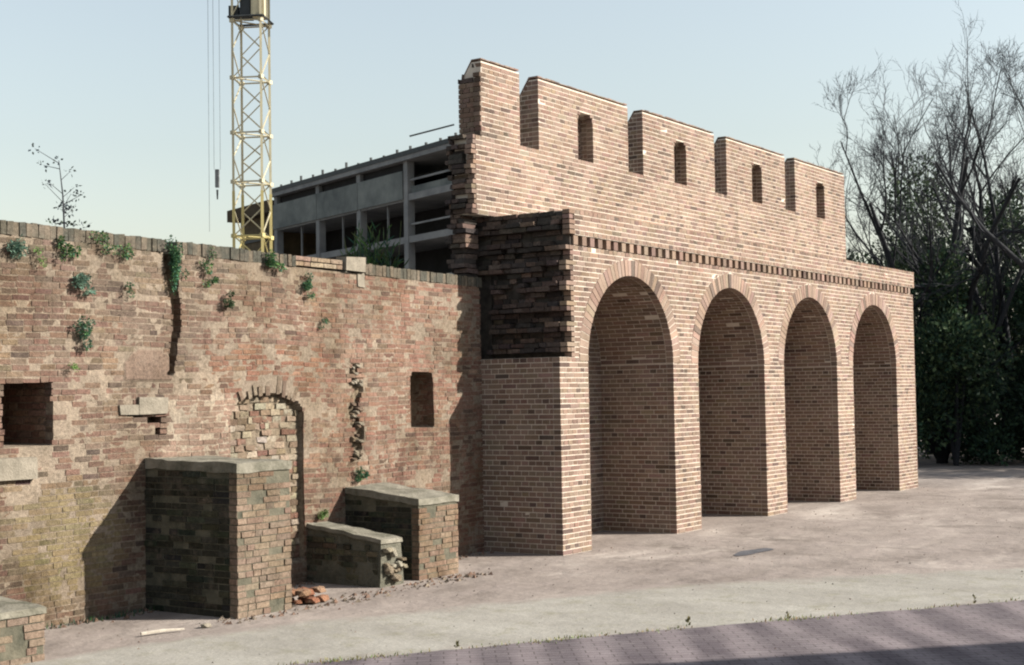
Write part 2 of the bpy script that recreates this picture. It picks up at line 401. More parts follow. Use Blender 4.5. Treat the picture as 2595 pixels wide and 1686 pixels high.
# ================================================================== ARCADE
YW = 1.2
XE = 13.49
NC = [1.86 + 3.12 * k for k in range(4)]; NR = 1.17; ZS = 2.42; RING = 0.215
arc = thing("arcade_wall", "restored pink brick wall with four tall arched niches and a battlemented parapet", "wall", (6.7, 0.6, 0))
# mortar core with niches cut as one outline
def core_outline():
    P = [(0.004, 0.0), (0.004, 2.468), (0.37, 2.468), (0.37, 3.895), (XE - 0.004, 3.895), (XE - 0.004, 0.0)]
    for xc in reversed(NC):
        P.append((xc + NR + 0.004, 0.0))
        for j in range(0, 25):
            t = math.pi * j / 24; P.append((xc + (NR + 0.004) * math.cos(t), ZS + (NR + 0.004) * math.sin(t)))
        P.append((xc - NR - 0.004, 0.0))
    return P
G = Geo().prism(core_outline(), 'y', 0.004, YW + 0.02)
G.box(0.37, XE - 0.015, 0.065, YW + 0.02, 3.895, 4.03)
G.box(0.37, XE - 0.004, -0.028, YW + 0.02, 4.03, 4.345)
G.out("mortar_core", M_MORTAR, arc)
Geo().box(0.38, XE - .02, 0.06, YW, 4.346, 4.356).out("walkway_screed", M_MORTAR, arc)
# main wall behind the niches, carrying the parapet
PT = 0.36
G = Geo().box(0.36, 13.0 - 0.004, YW + 0.003, YW + 0.30, 0, 4.361)
CREN = [(1.0 + 2.99 * k, 1.47 + 2.99 * k) for k in range(4)]; LOOP = [(2.51 + 2.99 * k, 2.94 + 2.99 * k) for k in range(4)]
ZC, ZT = 5.43, 6.42
prof = lambda zb, f=0.004: [(YW + f, zb), (YW + f, ZT - .03), (YW + .155, ZT - .03), (YW + PT - .012, ZT - .30), (YW + PT - .012, zb)]
G.box(-0.04, 13.0 - 0.004, YW + 0.004, YW + PT - 0.012, 4.362, 5.392)
merl = []; xl = 0.10
for c in CREN: merl.append((xl, c[0])); xl = c[1]
merl.append((xl, 13.0))
for i, (a, b) in enumerate(merl):
    if i == 0:
        G.prism(prof(5.393), 'x', a, b - .004); continue
    l0, l1 = LOOP[i - 1]
    G.prism(prof(5.393), 'x', a + .004, l0 - .004); G.prism(prof(5.393), 'x', l1 + .004, b - .004)
    G.prism(prof(6.10), 'x', l0 - .004, l1 + .004); G.box(l0 - .004, l1 + .004, YW + .225, YW + PT - .013, 5.393, 6.10)
G.out("parapet_core", M_MORTAR, arc)

for i, (a, b) in enumerate(merl):
    V = []; nst = max(3, int((b - a) / .11))
    for k in range(nst):
        xa, xb = a + (b - a) * k / nst + .003, a + (b - a) * (k + 1) / nst - .003; dz = R.uniform(-.006, .008)
        Geo().prism([(YW + .006, ZT - .003), (YW + .006, ZT + .012 + dz), (YW + .158, ZT + .012 + dz), (YW + PT, ZT - .29 + dz), (YW + PT, ZT - .31), (YW + .154, ZT - .003)], 'x', xa, xb).out("coping_brick", M_NEW, arc, [NEWC()] * 12)
bs = Bricks()
def tooth(i): return 0.19 + (0.105 if ((i + 1) // 2) % 2 else 0.0)
def fac_ivals(zb, zt, i):
    def cut(z):
        out = []
        for xc in NC:
            if z < ZS: h = NR
            else:
                q = (NR + RING) ** 2 - (z - ZS) ** 2; h = math.sqrt(q) if q > 0 else None
            out.append(None if h is None else (xc - h, xc + h))
        return out
    cb, ct = cut(zb), cut(zt); left = 0.0 if zb < 2.47 else tooth(i)
    res = []; lb = lt = left
    for p, q in zip(cb, ct):
        if p is None and q is None: continue
        if q is None: m = (p[0] + p[1]) / 2; q = (m, m)
        if abs(p[0] - q[0]) > 0.4: q = (p[0] + 0.3, p[1] - 0.3)
        res.append(((lb, p[0]), (lt, q[0]))); lb, lt = p[1], q[1]
    res.append(((lb, XE), (lt, XE)))
    return res
lay(bs, FRONT(0), 0, 3.90, fac_ivals, NEWC)
lay(bs, FRONT(0), 4.03, 4.36, rect(0.24, XE), NEWC, n0=0.032, phase=1)
# parapet bricks
def par_left(z, i):
    if z > 5.40: return 0.06 + (0.02 if i % 2 else 0) + (0.04 if z > 6.2 else 0)
    return -0.15 + 0.05 * ((i // 2) % 2) + R.uniform(-.02, .02)
def par_ivals(zb, zt, i):
    l = par_left(zb, i); cuts = []
    if zt > ZC + 0.02: cuts += CREN
    out = []; 
    for a, b in LOOP:
        if 5.41 < (zb + zt) / 2 < 6.09:
            m = (a + b) / 2; h = (b - a) / 2
            h *= 0.66 if zt > 6.05 else (0.9 if zt > 5.98 else 1)
            cuts.append((m - h, m + h))
    x = l
    for a, b in sorted(cuts): out.append(((x, a), (x, a))); x = b
    out.append(((x, 13.0), (x, 13.0))); return out
def par_drop(u, z):
    if z > 6.36 and noise.noise(Vector((u * 2.3, 4.2, 0))) > 0.34: return None
    edge = min([abs(u - q) for c in CREN for q in c] + [13.0 - u, 1.0])
    if edge < 0.13 and z > ZC and R.random() < 0.10: return R.uniform(-.0035, -.002)
    return 0.0
lay(bs, FRONT(YW), 4.36, ZT + 0.005, par_ivals, NEWC, drop=par_drop, offs=0.001)
for i, (a, b) in enumerate(CREN):      # crenel jambs and loop reveals
    z = ZC; 
    def jamb(zb, zt, i): 
        e = YW + PT if zt < ZT - .30 else YW + PT - (zt - (ZT - .30)) * 0.69
        return [((YW + .112, e), (YW + .112, e))]
    lay(bs, LEFT(b), 5.40, ZT, jamb, SIDEC); lay(bs, RIGHT(a), 5.40, ZT, jamb, SIDEC)
    lay(bs, FRONT(YW), 4.36, 4.36, rect(0, 0), SIDEC)
    l0, l1 = LOOP[i]
    lay(bs, LEFT(l1), 5.41, 6.08, rect(YW + .112, YW + .22), NEWC); lay(bs, RIGHT(l0), 5.41, 6.08, rect(YW + .112, YW + .22), NEWC)
    lay(bs, FRONT(YW + .205), 5.41, 6.08, rect(l0, l1), NEWC, depth=.03)
# niche jambs and back walls
for xc in NC:
    lay(bs, LEFT(xc + NR), 0, ZS, rect(0.112, YW), SIDEC); lay(bs, RIGHT(xc - NR), 0, ZS, rect(0.112, YW), SIDEC)
    def back(zb, zt, i):
        h = NR if zt < ZS else math.sqrt(max(0.001, NR ** 2 - (zt - ZS) ** 2))
        return [((xc - h, xc + h), (xc - h, xc + h))]
    lay(bs, FRONT(YW - .002), 0, ZS + NR, back, SIDEC, depth=.03)
# pier end face toward the old wall, lower part
lay(bs, LEFT(0), 0, 2.50, rect(0.112, YW), SIDEC)
lay(bs, RIGHT(XE), 0, 4.36, rect(0.112, YW), NEWC)
lay(bs, LEFT(0.075), 5.40, 6.12, rect(YW + .112, YW + .355), NEWC)
bs.build(arc, M_NEW, 300, "brick", "brick_mass")
# toothed broken end above the pier
be = Bricks()
def lay_end(z0, z1, xf, y0, y1, y1f=None):
    z = z0; i = int(round(z0 / 0.065))
    while z < z1 - 0.03:
        x = xf(i) + R.uniform(-.012, .012); y = y0 + R.uniform(-.01, .05)
        ye = y1 + R.uniform(-.05, .05)
        while y < ye:
            l = R.choice((.11, .22, .22, .16)); dd = R.uniform(-.03, .03)
            if R.random() < .10: y += l; continue
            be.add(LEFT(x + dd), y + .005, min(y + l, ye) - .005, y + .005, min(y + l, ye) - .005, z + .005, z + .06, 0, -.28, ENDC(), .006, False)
            y += l
        z += .065; i += 1
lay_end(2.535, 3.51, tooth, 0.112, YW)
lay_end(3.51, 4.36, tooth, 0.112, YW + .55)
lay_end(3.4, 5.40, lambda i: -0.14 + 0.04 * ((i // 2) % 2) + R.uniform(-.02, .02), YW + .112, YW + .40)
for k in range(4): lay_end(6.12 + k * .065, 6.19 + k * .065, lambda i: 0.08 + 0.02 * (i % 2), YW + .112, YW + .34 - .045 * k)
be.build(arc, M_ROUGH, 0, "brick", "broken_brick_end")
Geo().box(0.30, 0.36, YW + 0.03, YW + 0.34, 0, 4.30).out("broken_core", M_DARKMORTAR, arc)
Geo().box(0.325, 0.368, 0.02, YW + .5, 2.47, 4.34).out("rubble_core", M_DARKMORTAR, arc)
# arch rings, each brick wedge its own piece, and brick soffits
NVS = 44
for xc in NC:
    A = []
    G = Geo()
    for j in range(NVS):
        t0, t1 = math.pi * j / NVS, math.pi * (j + 1) / NVS; k = len(G.V)
        for y in (0.006, 0.105):
            for rr_, t in ((NR + .004, t0), (NR + RING + .006, t0), (NR + RING + .006, t1), (NR + .004, t1)):
                G.V.append((xc + rr_ * math.cos(t), y, ZS + rr_ * math.sin(t)))
        G.F += [(k, k + 3, k + 2, k + 1), (k + 4, k + 5, k + 6, k + 7), (k + 3, k, k + 4, k + 7)]
    ring = G.out("arch_ring", M_MORTAR, arc)
    for j in range(NVS):
        t = math.pi * (j + 0.5) / NVS; dt = math.pi / NVS * 0.5 * 0.87
        c = NEWC(); c = tuple(min(0.6, x * 1.15 + .015) for x in c)
        V = []
        for y in (R.gauss(-0.003, 0.002), 0.11):
            for rr_, s in ((NR, -1), (NR + RING, -1), (NR + RING, 1), (NR, 1)):
                a = t + s * dt; V.append((xc + rr_ * math.cos(a), y, ZS + rr_ * math.sin(a)))
        o = mk("voussoir", V, [(0, 1, 2, 3)[::-1], (4, 5, 6, 7), (0, 4, 7, 3)[::-1], (1, 2, 6, 5)[::-1], (0, 1, 5, 4), (3, 7, 6, 2)], M_NEW, None, [c] * 8)
        o.parent = ring
    V, F, Cc = [], [], []
    for j in range(56):
        t0, t1 = math.pi * (j + .07) / 56, math.pi * (j + .93) / 56; y = 0.115 + (0.11 if j % 2 else 0)
        ys = [0.115] + [q for q in np.arange(y + (.22 if j % 2 == 0 else 0), YW - .02, .22)] + [YW]
        for a, b in zip(ys, ys[1:]):
            k = len(V); rr_ = NR + R.uniform(-.002, .002)
            for r2 in (rr_, rr_ + .05):
                V += [(xc + r2 * math.cos(t0), a + .005, ZS + r2 * math.sin(t0)), (xc + r2 * math.cos(t1), a + .005, ZS + r2 * math.sin(t1)),
                      (xc + r2 * math.cos(t1), b - .005, ZS + r2 * math.sin(t1)), (xc + r2 * math.cos(t0), b - .005, ZS + r2 * math.sin(t0))]
            F += [tuple(k + q for q in f) for f in ((0, 1, 2, 3), (0, 4, 5, 1), (1, 5, 6, 2), (2, 6, 7, 3), (3, 7, 4, 0))]
            Cc += [SIDEC()] * 8
    tag(mk("soffit_bricks", V, F, M_NEW, arc, Cc), kind="stuff")
# dentil course
x = 0.36
while x < XE - 0.12:
    o = Geo().box(x, x + .105, -0.012 + R.gauss(0, .004), .14, 3.906, 4.026)
    c = NEWC(); o.out("dentil", M_NEW, arc, [c] * 8); x += 0.207

# ================================================================== OLD WALL
old = thing("old_city_wall", "weathered ruined brick wall with weeds, crack and bricked-up arch left of the arcade", "wall", (-4, YW, 0))
XL = -9.2
ztop = lambda x: 3.62 - 0.0125 * (x + 7.3)
W1 = (-7.25, -6.73, 1.62, 2.21); W2 = (-1.48, -1.02, 1.64, 2.32)
ARC_C, ARC_H = -3.94, 0.555
def arch_top(x):
    t = (x - ARC_C) / ARC_H
    return 1.80 + 0.26 * math.sqrt(max(0, 1 - t * t)) if abs(t) < 1 else -1
def in_arch(x, z): return abs(x - ARC_C) < ARC_H and z < arch_top(x) and z > 0.25
def crack_x(z): return -5.26 + 0.035 * math.sin(z * 5.0) + 0.02 * noise.noise(Vector((z * 6, 0, 0)))
def crack_w(z): return 0 if z < 2.28 else (0.035 + 0.05 * (z - 2.28) / 1.3 + 0.02 * noise.noise(Vector((z * 9, 3, 0))))
def in_pink(x, z): return ((x + 5.58) / 0.31) ** 2 + ((max(z, 2.32) - 2.32) / 0.20) ** 2 < 1 and z > 2.20
def in_scar(x, z): return 1.30 < z < 2.40 and abs(x + 2.49 + 0.03 * math.sin(z * 11)) < 0.085
def in_hole(x, z): return (-5.50 < x < -5.37 and 1.66 < z < 1.86) or (abs(x + 5.66) < .17 and abs(z - (1.90 - (x + 5.78) * 0.35)) < 0.035)
def seg_top(x): return W2[3] - 0.06 * (abs(x - (W2[0] + W2[1]) / 2) / 0.23) ** 2
def in_win(x, z):
    return (W1[0] < x < W1[1] and W1[2] < z < W1[3]) or (W2[0] < x < W2[1] and W2[2] < z < seg_top(x))
def erode(x, z):
    a = noise.noise(Vector((x * 1.1, z * 1.6, 7.7))); b = noise.noise(Vector((x * 4.5, z * 6, 2.2)))
    return a * 0.6 + b * 0.6
def hfield(x, z):
    n = -0.0025 + 0.005 * noise.noise(Vector((x * 9, z * 9, 1))) + 0.018 * noise.noise(Vector((x * 1.2, z * 1.2, 5)))
    if in_win(x, z): return -1.15 if x < -5 else -0.75
    if abs(x - crack_x(z)) < crack_w(z): return -0.20
    if in_hole(x, z): return -0.18
    if in_arch(x, z): return -0.085 + 0.02 * noise.noise(Vector((x * 14, z * 14, 1)))
    if in_pink(x, z): return 0.006
    if in_scar(x, z): return -0.06 + 0.05 * noise.noise(Vector((x * 13, z * 13, 4)))
    return n
st = 0.03; nx = int((0.0 - XL) / st) + 1; nz = int(3.50 / st) + 2
V, Cc, F = [], [], []
for j in range(nz):
    for i in range(nx):
        x = XL + i * st; z = j * st; zz = min(z, ztop(x) - 0.125)
        V.append((x, YW - hfield(x, zz), zz))
        k = 1 + 0.25 * noise.noise(Vector((x * 3, z * 3, 8)))
        if in_pink(x, zz): c = (0.198, 0.144, 0.114)
        elif -5.34 < x < -4.45 and 1.38 < z < 2.07: c = (0.324, 0.276, 0.222)
        else: c = (0.240, 0.198, 0.156)
        if in_arch(x, zz) or in_scar(x, zz): c = (0.204, 0.168, 0.126)
        Cc.append(tuple(q * k for q in c))
F = [(j * nx + i, j * nx + i + 1, (j + 1) * nx + i + 1, (j + 1) * nx + i) for j in range(nz - 1) for i in range(nx - 1)]
mk("mortar_face", V, F, M_OLD, old, Cc)
Geo().prism([(XL, 0), (-0.1, 0), (-0.1, ztop(-.1) - .13), (XL, ztop(XL) - .13)], 'y', YW + 1.2, YW + 1.4).out("rear_core", M_CAP, old)
Geo().prism([(XL, ztop(XL) - .135), (-0.1, ztop(-.1) - .135), (-0.1, ztop(-.1) - .128), (XL, ztop(XL) - .128)], 'y', YW + 0.01, YW + 1.4).out("top_bed", M_CAP, old)

OLDB = [(0.150, 0.092, 0.073), (0.158, 0.103, 0.082), (0.133, 0.082, 0.066), (0.165, 0.119, 0.094), (0.130, 0.096, 0.077), (0.085, 0.062, 0.052)]
def oldcol(x, z):
    c = list(R.choices(OLDB, [4, 4, 3, 3, 3, 1.2])[0])
    k = 1 + R.gauss(0, 0.08) + 0.22 * noise.noise(Vector((x * 1.9, z * 2.3, 51))) + 0.12 * noise.noise(Vector((x * 5, z * 6, 61)))
    nA = noise.noise(Vector((x * 0.8, z * 0.9, 11)))
    warm = max(0, min(1, (x + 5.5) / 3.0)) * 0.8 + nA * 0.3
    c = [c[0] * (1 + 0.14 * warm), c[1] * (1 + 0.02 * warm), c[2] * (1 - 0.02 * warm)]
    lich = max(0, 1 - math.hypot((x + 6.55) / 0.75, (z - 0.75) / 0.62)) * 1.5 + max(0, 0.4 * noise.noise(Vector((x * 1.1, z * 1.4, 21))) * (1 - (x + 8) / 8))
    lich = min(0.5, max(0, lich + R.uniform(-.1, .1)))
    L_ = (0.235, 0.215, 0.105); c = [c[q] * (1 - lich) + L_[q] * lich for q in range(3)]
    top = max(0, min(1, (z - 3.0) / 0.5)) * max(0, min(1, -(x + 2.5) / 2.0)) * 0.55
    T = (0.120, 0.111, 0.084); c = [c[q] * (1 - top) + T[q] * top for q in range(3)]
    if -5.34 < x < -4.45 and 1.38 < z < 2.07: c = [c[q] * 0.45 + (0.270, 0.195, 0.155)[q] * 0.55 for q in range(3)]
    if -4.9 < x < -3.0 and 2.05 < z < 2.6: c = [c[0] * 1.1, c[1] * 0.98, c[2] * 0.9]
    k *= 1.0 + 0.16 * max(0, min(1, (x + 5.5) / 2.5))
    return tuple(max(.02, q * k) for q in c)
def buttcol(x, z):
    c = oldcol(x, z); m_ = R.uniform(.35, .75)
    return tuple(c[q] * (1 - m_) + (0.245, 0.195, 0.148)[q] * m_ for q in range(3))
ob = Bricks()
def old_ivals(zb, zt, i):
    z = (zb + zt) / 2; cuts = []
    if W1[2] < z < W1[3]: cuts.append((W1[0] + R.uniform(-.02, .02), W1[1] + R.uniform(-.02, .02)))
    if W2[2] < z < W2[3]:
        h = (W2[1] - W2[0]) / 2
        if z > W2[3] - .06: h *= math.sqrt(max(0, (W2[3] - z) / .06))
        m = (W2[0] + W2[1]) / 2; cuts.append((m - h, m + h))
    if 0.25 < z < 2.08:
        if z < 1.80: cuts.append((ARC_C - ARC_H, ARC_C + ARC_H))
        else:
            q = 1 - ((z - 1.80) / 0.27) ** 2
            if q > 0: cuts.append((ARC_C - ARC_H * math.sqrt(q), ARC_C + ARC_H * math.sqrt(q)))
    if z > 2.28:
        w_ = crack_w(z); cuts.append((crack_x(z) - w_, crack_x(z) + w_))
    out = []; x = XL
    for a, b in sorted(cuts): out.append(((x, a), (x, a))); x = b
    out.append(((x, 0.0), (x, 0.0)))
    return out
def old_drop(x, z):
    if z > ztop(x) - 0.14: return None
    if in_pink(x, z) or in_scar(x, z) or in_hole(x, z): return None
    t = (x - ARC_C) / (ARC_H + .02)
    if abs(t) < 1 and 1.9 < z < 1.80 + 0.44 * math.sqrt(1 - t * t) and not in_arch(x, z): return None
    e = erode(x, z); bulge = 0.018 * noise.noise(Vector((x * 1.2, z * 1.2, 5)))
    if e > 0.40 and R.random() < 0.6: return None
    d = bulge + R.uniform(-.002, .002)
    if e > 0.25: d -= R.uniform(0, .006)
    if R.random() < 0.025: d -= 0.03
    return d
lay(ob, FRONT(YW), 0, 3.56, old_ivals, oldcol, course=0.056, joint=0.010, L=0.185, depth=0.10, offs=0.0015, jit=0.0025, bond='old', wav=0.03, drop=old_drop, hj=.009)
# infill of the blocked arch: mixed broken courses
def inf_ivals(zb, zt, i):
    z = (zb + zt) / 2; h = ARC_H - .01
    if z > 1.80:
        q = 1 - ((z - 1.80) / 0.26) ** 2; h = ARC_H * math.sqrt(max(0.0, q)) - .02
    return [((ARC_C - h, ARC_C + h), (ARC_C - h, ARC_C + h))] if h > .05 else []
def inf_drop(x, z):
    e = noise.noise(Vector((x * 6, z * 7, 31)))
    if e > 0.36 + max(0, 0.25 * (1.5 - z)): return None
    return -0.072 + R.uniform(-.010, .012)
INFC = pal([(0.216, 0.162, 0.114), (0.276, 0.228, 0.174), (0.180, 0.102, 0.078), (0.312, 0.276, 0.222), (0.120, 0.084, 0.060)], [3, 3, 2, 2, 1], .12)
lay(ob, FRONT(YW), 0.27, 2.07, inf_ivals, INFC, course=0.070, joint=0.013, L=0.15, depth=.06, jit=.007, bond='old', wav=.03, drop=inf_drop, hj=.012)
# window reveals
for (a, b, c, d) in (W1, W2):
    lay(ob, LEFT(b), c, d, rect(YW + .10, YW + .72), oldcol, jit=.006); lay(ob, RIGHT(a), c, d, rect(YW + .10, YW + .72), oldcol, jit=.006)
ob.build(old, M_OLD, 300, "brick", "brick_mass")
# rough relieving arch over the recess
for j in range(9):
    t = math.pi * (0.22 + 0.56 * (j + R.uniform(.1, .9)) / 9); ln = R.uniform(.07, .20)
    cx, cz = ARC_C + ARC_H * math.cos(t), 1.80 + 0.26 * math.sin(t)
    nrm = Vector((math.cos(t) * 0.45 + R.gauss(0, .06), 0, math.sin(t))).normalized(); tg = Vector((nrm.z, 0, -nrm.x)); wd = R.uniform(.045, .066)
    c = R.choice([(0.20, 0.165, 0.125), (0.165, 0.12, 0.09), (0.18, 0.14, 0.105), (0.14, 0.098, 0.075)])
    o_ = Vector((cx, YW - R.uniform(-.004, .010), cz)) + nrm * R.uniform(-.02, .02) - tg * wd * .5
    G = Geo().obox(o_, tg * wd, (0, .10, 0), nrm * ln)
    G.V = [(a + R.uniform(-.008, .008), b, c_ + R.uniform(-.008, .008)) for a, b, c_ in G.V]
    G.out("arch_brick", M_OLD, old, [c] * 8)
# rubble in the vertical scar
def lump(c, sx, sy, sz, seed, sub=2):
    import bmesh
    bm = bmesh.new(); bmesh.ops.create_icosphere(bm, subdivisions=sub, radius=1)
    V = []
    for v in bm.verts:
        p = v.co; k = 1 + 0.28 * noise.noise(p * 1.3 + Vector((seed, seed * 2.1, 0)))
        q = Vector((max(-.75, min(.75, p.x)), max(-.75, min(.75, p.y)), max(-.75, min(.75, p.z)))) * k
        V.append((c[0] + q.x * sx, c[1] + q.y * sy, c[2] + q.z * sz))
    F = [tuple(v.index for v in f.verts) for f in bm.faces]; bm.free(); return V, F
for j in range(30):
    z = R.uniform(1.28, 2.38); col = R.choice([(0.22, 0.20, 0.165), (0.20, 0.16, 0.12), (0.26, 0.235, 0.195), (0.16, 0.12, 0.095)])
    V, F = lump((-2.49 + R.uniform(-.085, .085), YW + R.uniform(.005, .05), z), R.uniform(.03, .08), .07, R.uniform(.022, .05), j * 1.7, 1)
    mk("rubble_stone", V, F, M_OLD, old, [col] * len(V))
# pale stones set in the wall
def stone(name, x0, x1, z0, z1, out, mat=M_STONE, seed=0):
    G = Geo(); G.box(x0, x1, YW - out, YW + .10, z0, z1)
    G.V = [(a + R.uniform(-.012, .012), b + R.uniform(-.004, .004), c + R.uniform(-.010, .010)) for a, b, c in G.V]
    return G.out(name, mat, old)
stone("sill_stone", -7.75, -6.92, 1.33, 1.53, 0.06); stone("coping_stone", -2.70, -2.36, 3.46, 3.62, 0.05)
stone("corbel_stone", -5.72, -5.36, 1.88, 2.04, 0.025); stone("broken_stone", -5.95, -5.70, 1.88, 1.98, 0.02)
stone("weathered_stone", -2.45, -2.33, 3.28, 3.44, 0.015)
# brick-on-edge coping
x = XL
while x < -0.02:
    wd = 0.066 + R.uniform(-.004, .004); zt = ztop(x)
    if not (-3.50 < x < -2.36) and not (abs(x - crack_x(3.5)) < 0.06):
        gap = 0.03 if x < -4.4 else 0.0
        hgt = 0.125 + R.uniform(-.006, .004)
        G = Geo().box(x + .003, x + wd - .002, YW - 0.008 + R.uniform(-.008, .008), YW + .22, zt - .125, zt - .125 + hgt)
        G.V = [(a + R.uniform(-.004, .004), b, c + R.uniform(-.005, .005)) for a, b, c in G.V]
        c = R.choice([(0.120, 0.108, 0.087), (0.096, 0.090, 0.072), (0.144, 0.123, 0.096), (0.078, 0.078, 0.066)])
        G.out("coping_brick", M_OLD, old, [c] * 8)
    x += wd
Geo().prism([(XL, ztop(XL) - .125), (-.1, ztop(-.1) - .125), (-.1, ztop(-.1) - .02), (XL, ztop(XL) - .02)], 'y', YW + .20, YW + 1.4).out("top_fill", M_CAP, old)
# flat-laid bricks where the coping has gone
tb = Bricks(); lay(tb, FRONT(YW), 3.46, 3.575, rect(-3.52, -2.72), pal([(0.300, 0.240, 0.180), (0.264, 0.198, 0.150)], [1, 1]), course=.058, depth=.2, jit=.006, bond='old', n0=.01)
tb.build(old, M_OLD, 60, "brick", "loose_bricks")

# ================================================================== BUTTRESS STUBS
def buttress(name, label, x0, x1, y0, zt_f, zt_b, cap, seed, capname="cement_cap", face=buttcol, limit=300):
    th = thing(name, label, "buttress", ((x0 + x1) / 2, (y0 + YW) / 2, 0))
    s = .006; sl_ = (zt_b - zt_f) / (YW - y0)
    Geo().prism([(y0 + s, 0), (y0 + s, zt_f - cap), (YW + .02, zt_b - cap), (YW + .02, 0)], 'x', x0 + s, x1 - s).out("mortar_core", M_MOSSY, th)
    b = Bricks()
    lay(b, FRONT(y0), 0, zt_f - cap, rect(x0, x1), face, course=.061, joint=.010, L=.20, depth=.10, offs=.003, jit=.003, bond='old', wav=.01,
        drop=lambda u, z: None if noise.noise(Vector((u * 4 + seed, z * 5, seed))) > .42 else R.uniform(-.008, .008))
    def side(zb, zt, i):
        lo = y0 + .11 if zt < zt_f - cap else y0 + .11 + (zt - (zt_f - cap)) / max(1e-3, sl_)
        return [((lo, YW), (lo, YW))] if lo < YW - .1 else []
    DKC = pal([(0.050, 0.052, 0.038), (0.038, 0.041, 0.031), (0.028, 0.030, 0.023)], [1, 1, 1], .15)   # green-black algae tone, darkened further to imitate deep shade on the flanks
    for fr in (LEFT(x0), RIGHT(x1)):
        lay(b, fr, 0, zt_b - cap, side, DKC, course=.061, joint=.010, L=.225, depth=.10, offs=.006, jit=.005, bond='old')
    b.build(th, M_OLD, limit, "brick", "brick_mass")
    # sagging cement cap as a small grid
    nxx, nyy = 10, 16; V, F = [], []
    ov = .012
    for k in range(2):
        for j in range(nyy + 1):
            for i in range(nxx + 1):
                x = x0 - ov + (x1 - x0 + 2 * ov) * i / nxx; y = y0 - ov + (YW - y0) * j / nyy
                zt = zt_f + sl_ * (y - y0) + .018 * noise.noise(Vector((x * 3 + seed, y * 3, 1))) + .006 * noise.noise(Vector((x * 15, y * 15, seed)))
                zb = zt_f - cap + sl_ * (y - y0) + .012 * noise.noise(Vector((x * 7 + seed, y * 7, 9)))
                V.append((x + .006 * noise.noise(Vector((y * 9, k, seed))), y, zt if k == 0 else zb))
    m = (nxx + 1) * (nyy + 1); idx = lambda i, j: j * (nxx + 1) + i
    for j in range(nyy):
        for i in range(nxx):
            F.append((idx(i, j), idx(i + 1, j), idx(i + 1, j + 1), idx(i, j + 1))); F.append((m + idx(i, j), m + idx(i, j + 1), m + idx(i + 1, j + 1), m + idx(i + 1, j)))
    per = [idx(i, 0) for i in range(nxx)] + [idx(nxx, j) for j in range(nyy)] + [idx(i, nyy) for i in range(nxx, 0, -1)] + [idx(0, j) for j in range(nyy, 0, -1)]
    for a, b_ in zip(per, per[1:] + per[:1]): F.append((a, a + m, b_ + m, b_))
    mk(capname, V, F, M_CAP, th)
    return th
buttress("buttress_stub", "tallest cut-off brick buttress with grey cement cap beside the blocked arch", -5.64, -4.93, -0.03, 1.42, 1.45, .09, 3.1)
buttress("buttress_stub", "low brick buttress with sloping pale cap nearest the arcade", -2.71, -1.99, 0.15, 0.89, 1.0, .075, 8.3)
buttress("buttress_stub", "broken brick buttress foot at the lower left edge of the picture", -8.75, -7.87, -0.16, 0.42, 0.52, .05, 5.5)
# low ruined stump between the buttresses
fr_ = thing("masonry_stump", "crumbling low masonry stump with pale top leaning below the second buttress", "ruin", (-3.2, .6, 0))
V, F = [], []; nl = 14
prof_pts = lambda y: (0.47 + 0.13 * (y - .16)) + 0.02 * noise.noise(Vector((y * 5, 1, 1)))
for j in range(nl + 1):
    y = 0.16 + (YW - .16) * j / nl; zt = prof_pts(y)
    e = 0.05 * noise.noise(Vector((y * 4, 3, 0)))
    for (x, z) in ((-3.37, 0), (-3.36 + e * .3, .2), (-3.34, zt - .05), (-3.34, zt), (-3.02 + e, zt - .02), (-3.0 + e, .2), (-2.98, 0)):
        V.append((x + .012 * noise.noise(Vector((x * 9, y * 9, z * 9))), y + .03 * noise.noise(Vector((z * 9, x * 5, y))), z))
q = 7
for j in range(nl):
    for i in range(q - 1): F.append((j * q + i, j * q + i + 1, (j + 1) * q + i + 1, (j + 1) * q + i))
F.append(tuple(range(q - 1, -1, -1)))
mk("stump_body", V, F, plain("mossy_render", (0.120, 0.114, 0.090), (0.066, 0.066, 0.051), 5, bstr=.8, bdist=.03), fr_)
nl2 = []
V2, F2 = [], []
for j in range(nl + 1):
    y = 0.15 + (YW - .15) * j / nl; zt = prof_pts(y) + .004
    for (x, z) in ((-3.36, zt - .012), (-3.355, zt + .03), (-3.0, zt + .025), (-2.99, zt - .02)): V2.append((x + .012 * noise.noise(Vector((x, y * 6, 2))), y, z))
for j in range(nl):
    for i in range(3): F2.append((j * 4 + i, j * 4 + i + 1, (j + 1) * 4 + i + 1, (j + 1) * 4 + i))
F2.append((3, 2, 1, 0)); mk("cement_cap", V2, F2, M_CAP, fr_)
sb = Bricks()
MOSS = pal([(0.10, 0.098, 0.07), (0.075, 0.076, 0.055), (0.125, 0.11, 0.08), (0.055, 0.055, 0.042)], [2, 2, 1, 2], .2)
lay(sb, LEFT(-3.362), 0, .60, lambda zb, zt, i: [((max(.2, .2 + (zt - .42) / .13), YW),) * 2] if max(.2, .2 + (zt - .42) / .13) < YW - .1 else [], MOSS, course=.063, joint=.012, L=.2, depth=.05, offs=.006, jit=.008, bond='old', hj=.012,
    drop=lambda u, z: None if noise.noise(Vector((u * 3, z * 5, 77))) > .25 else 0.0)
sb.build(fr_, M_OLD, 120, "brick", "brick_mass")
for j in range(16):
    x = R.uniform(-3.32, -3.02); z = R.uniform(.03, .40); c = R.choice([(0.264, 0.240, 0.180), (0.216, 0.180, 0.132), (0.300, 0.282, 0.228)])
    V, F = lump((x, .15 - R.uniform(0, .05), z), R.uniform(.04, .09), .06, R.uniform(.03, .055), 50 + j, 1)
    mk("rubble_stone", V, F, M_OLD, fr_, [c] * len(V))
rb = thing("brick_rubble", "small heap of broken red bricks at the foot of the tall buttress", "rubble", (-4.62, .05, 0))
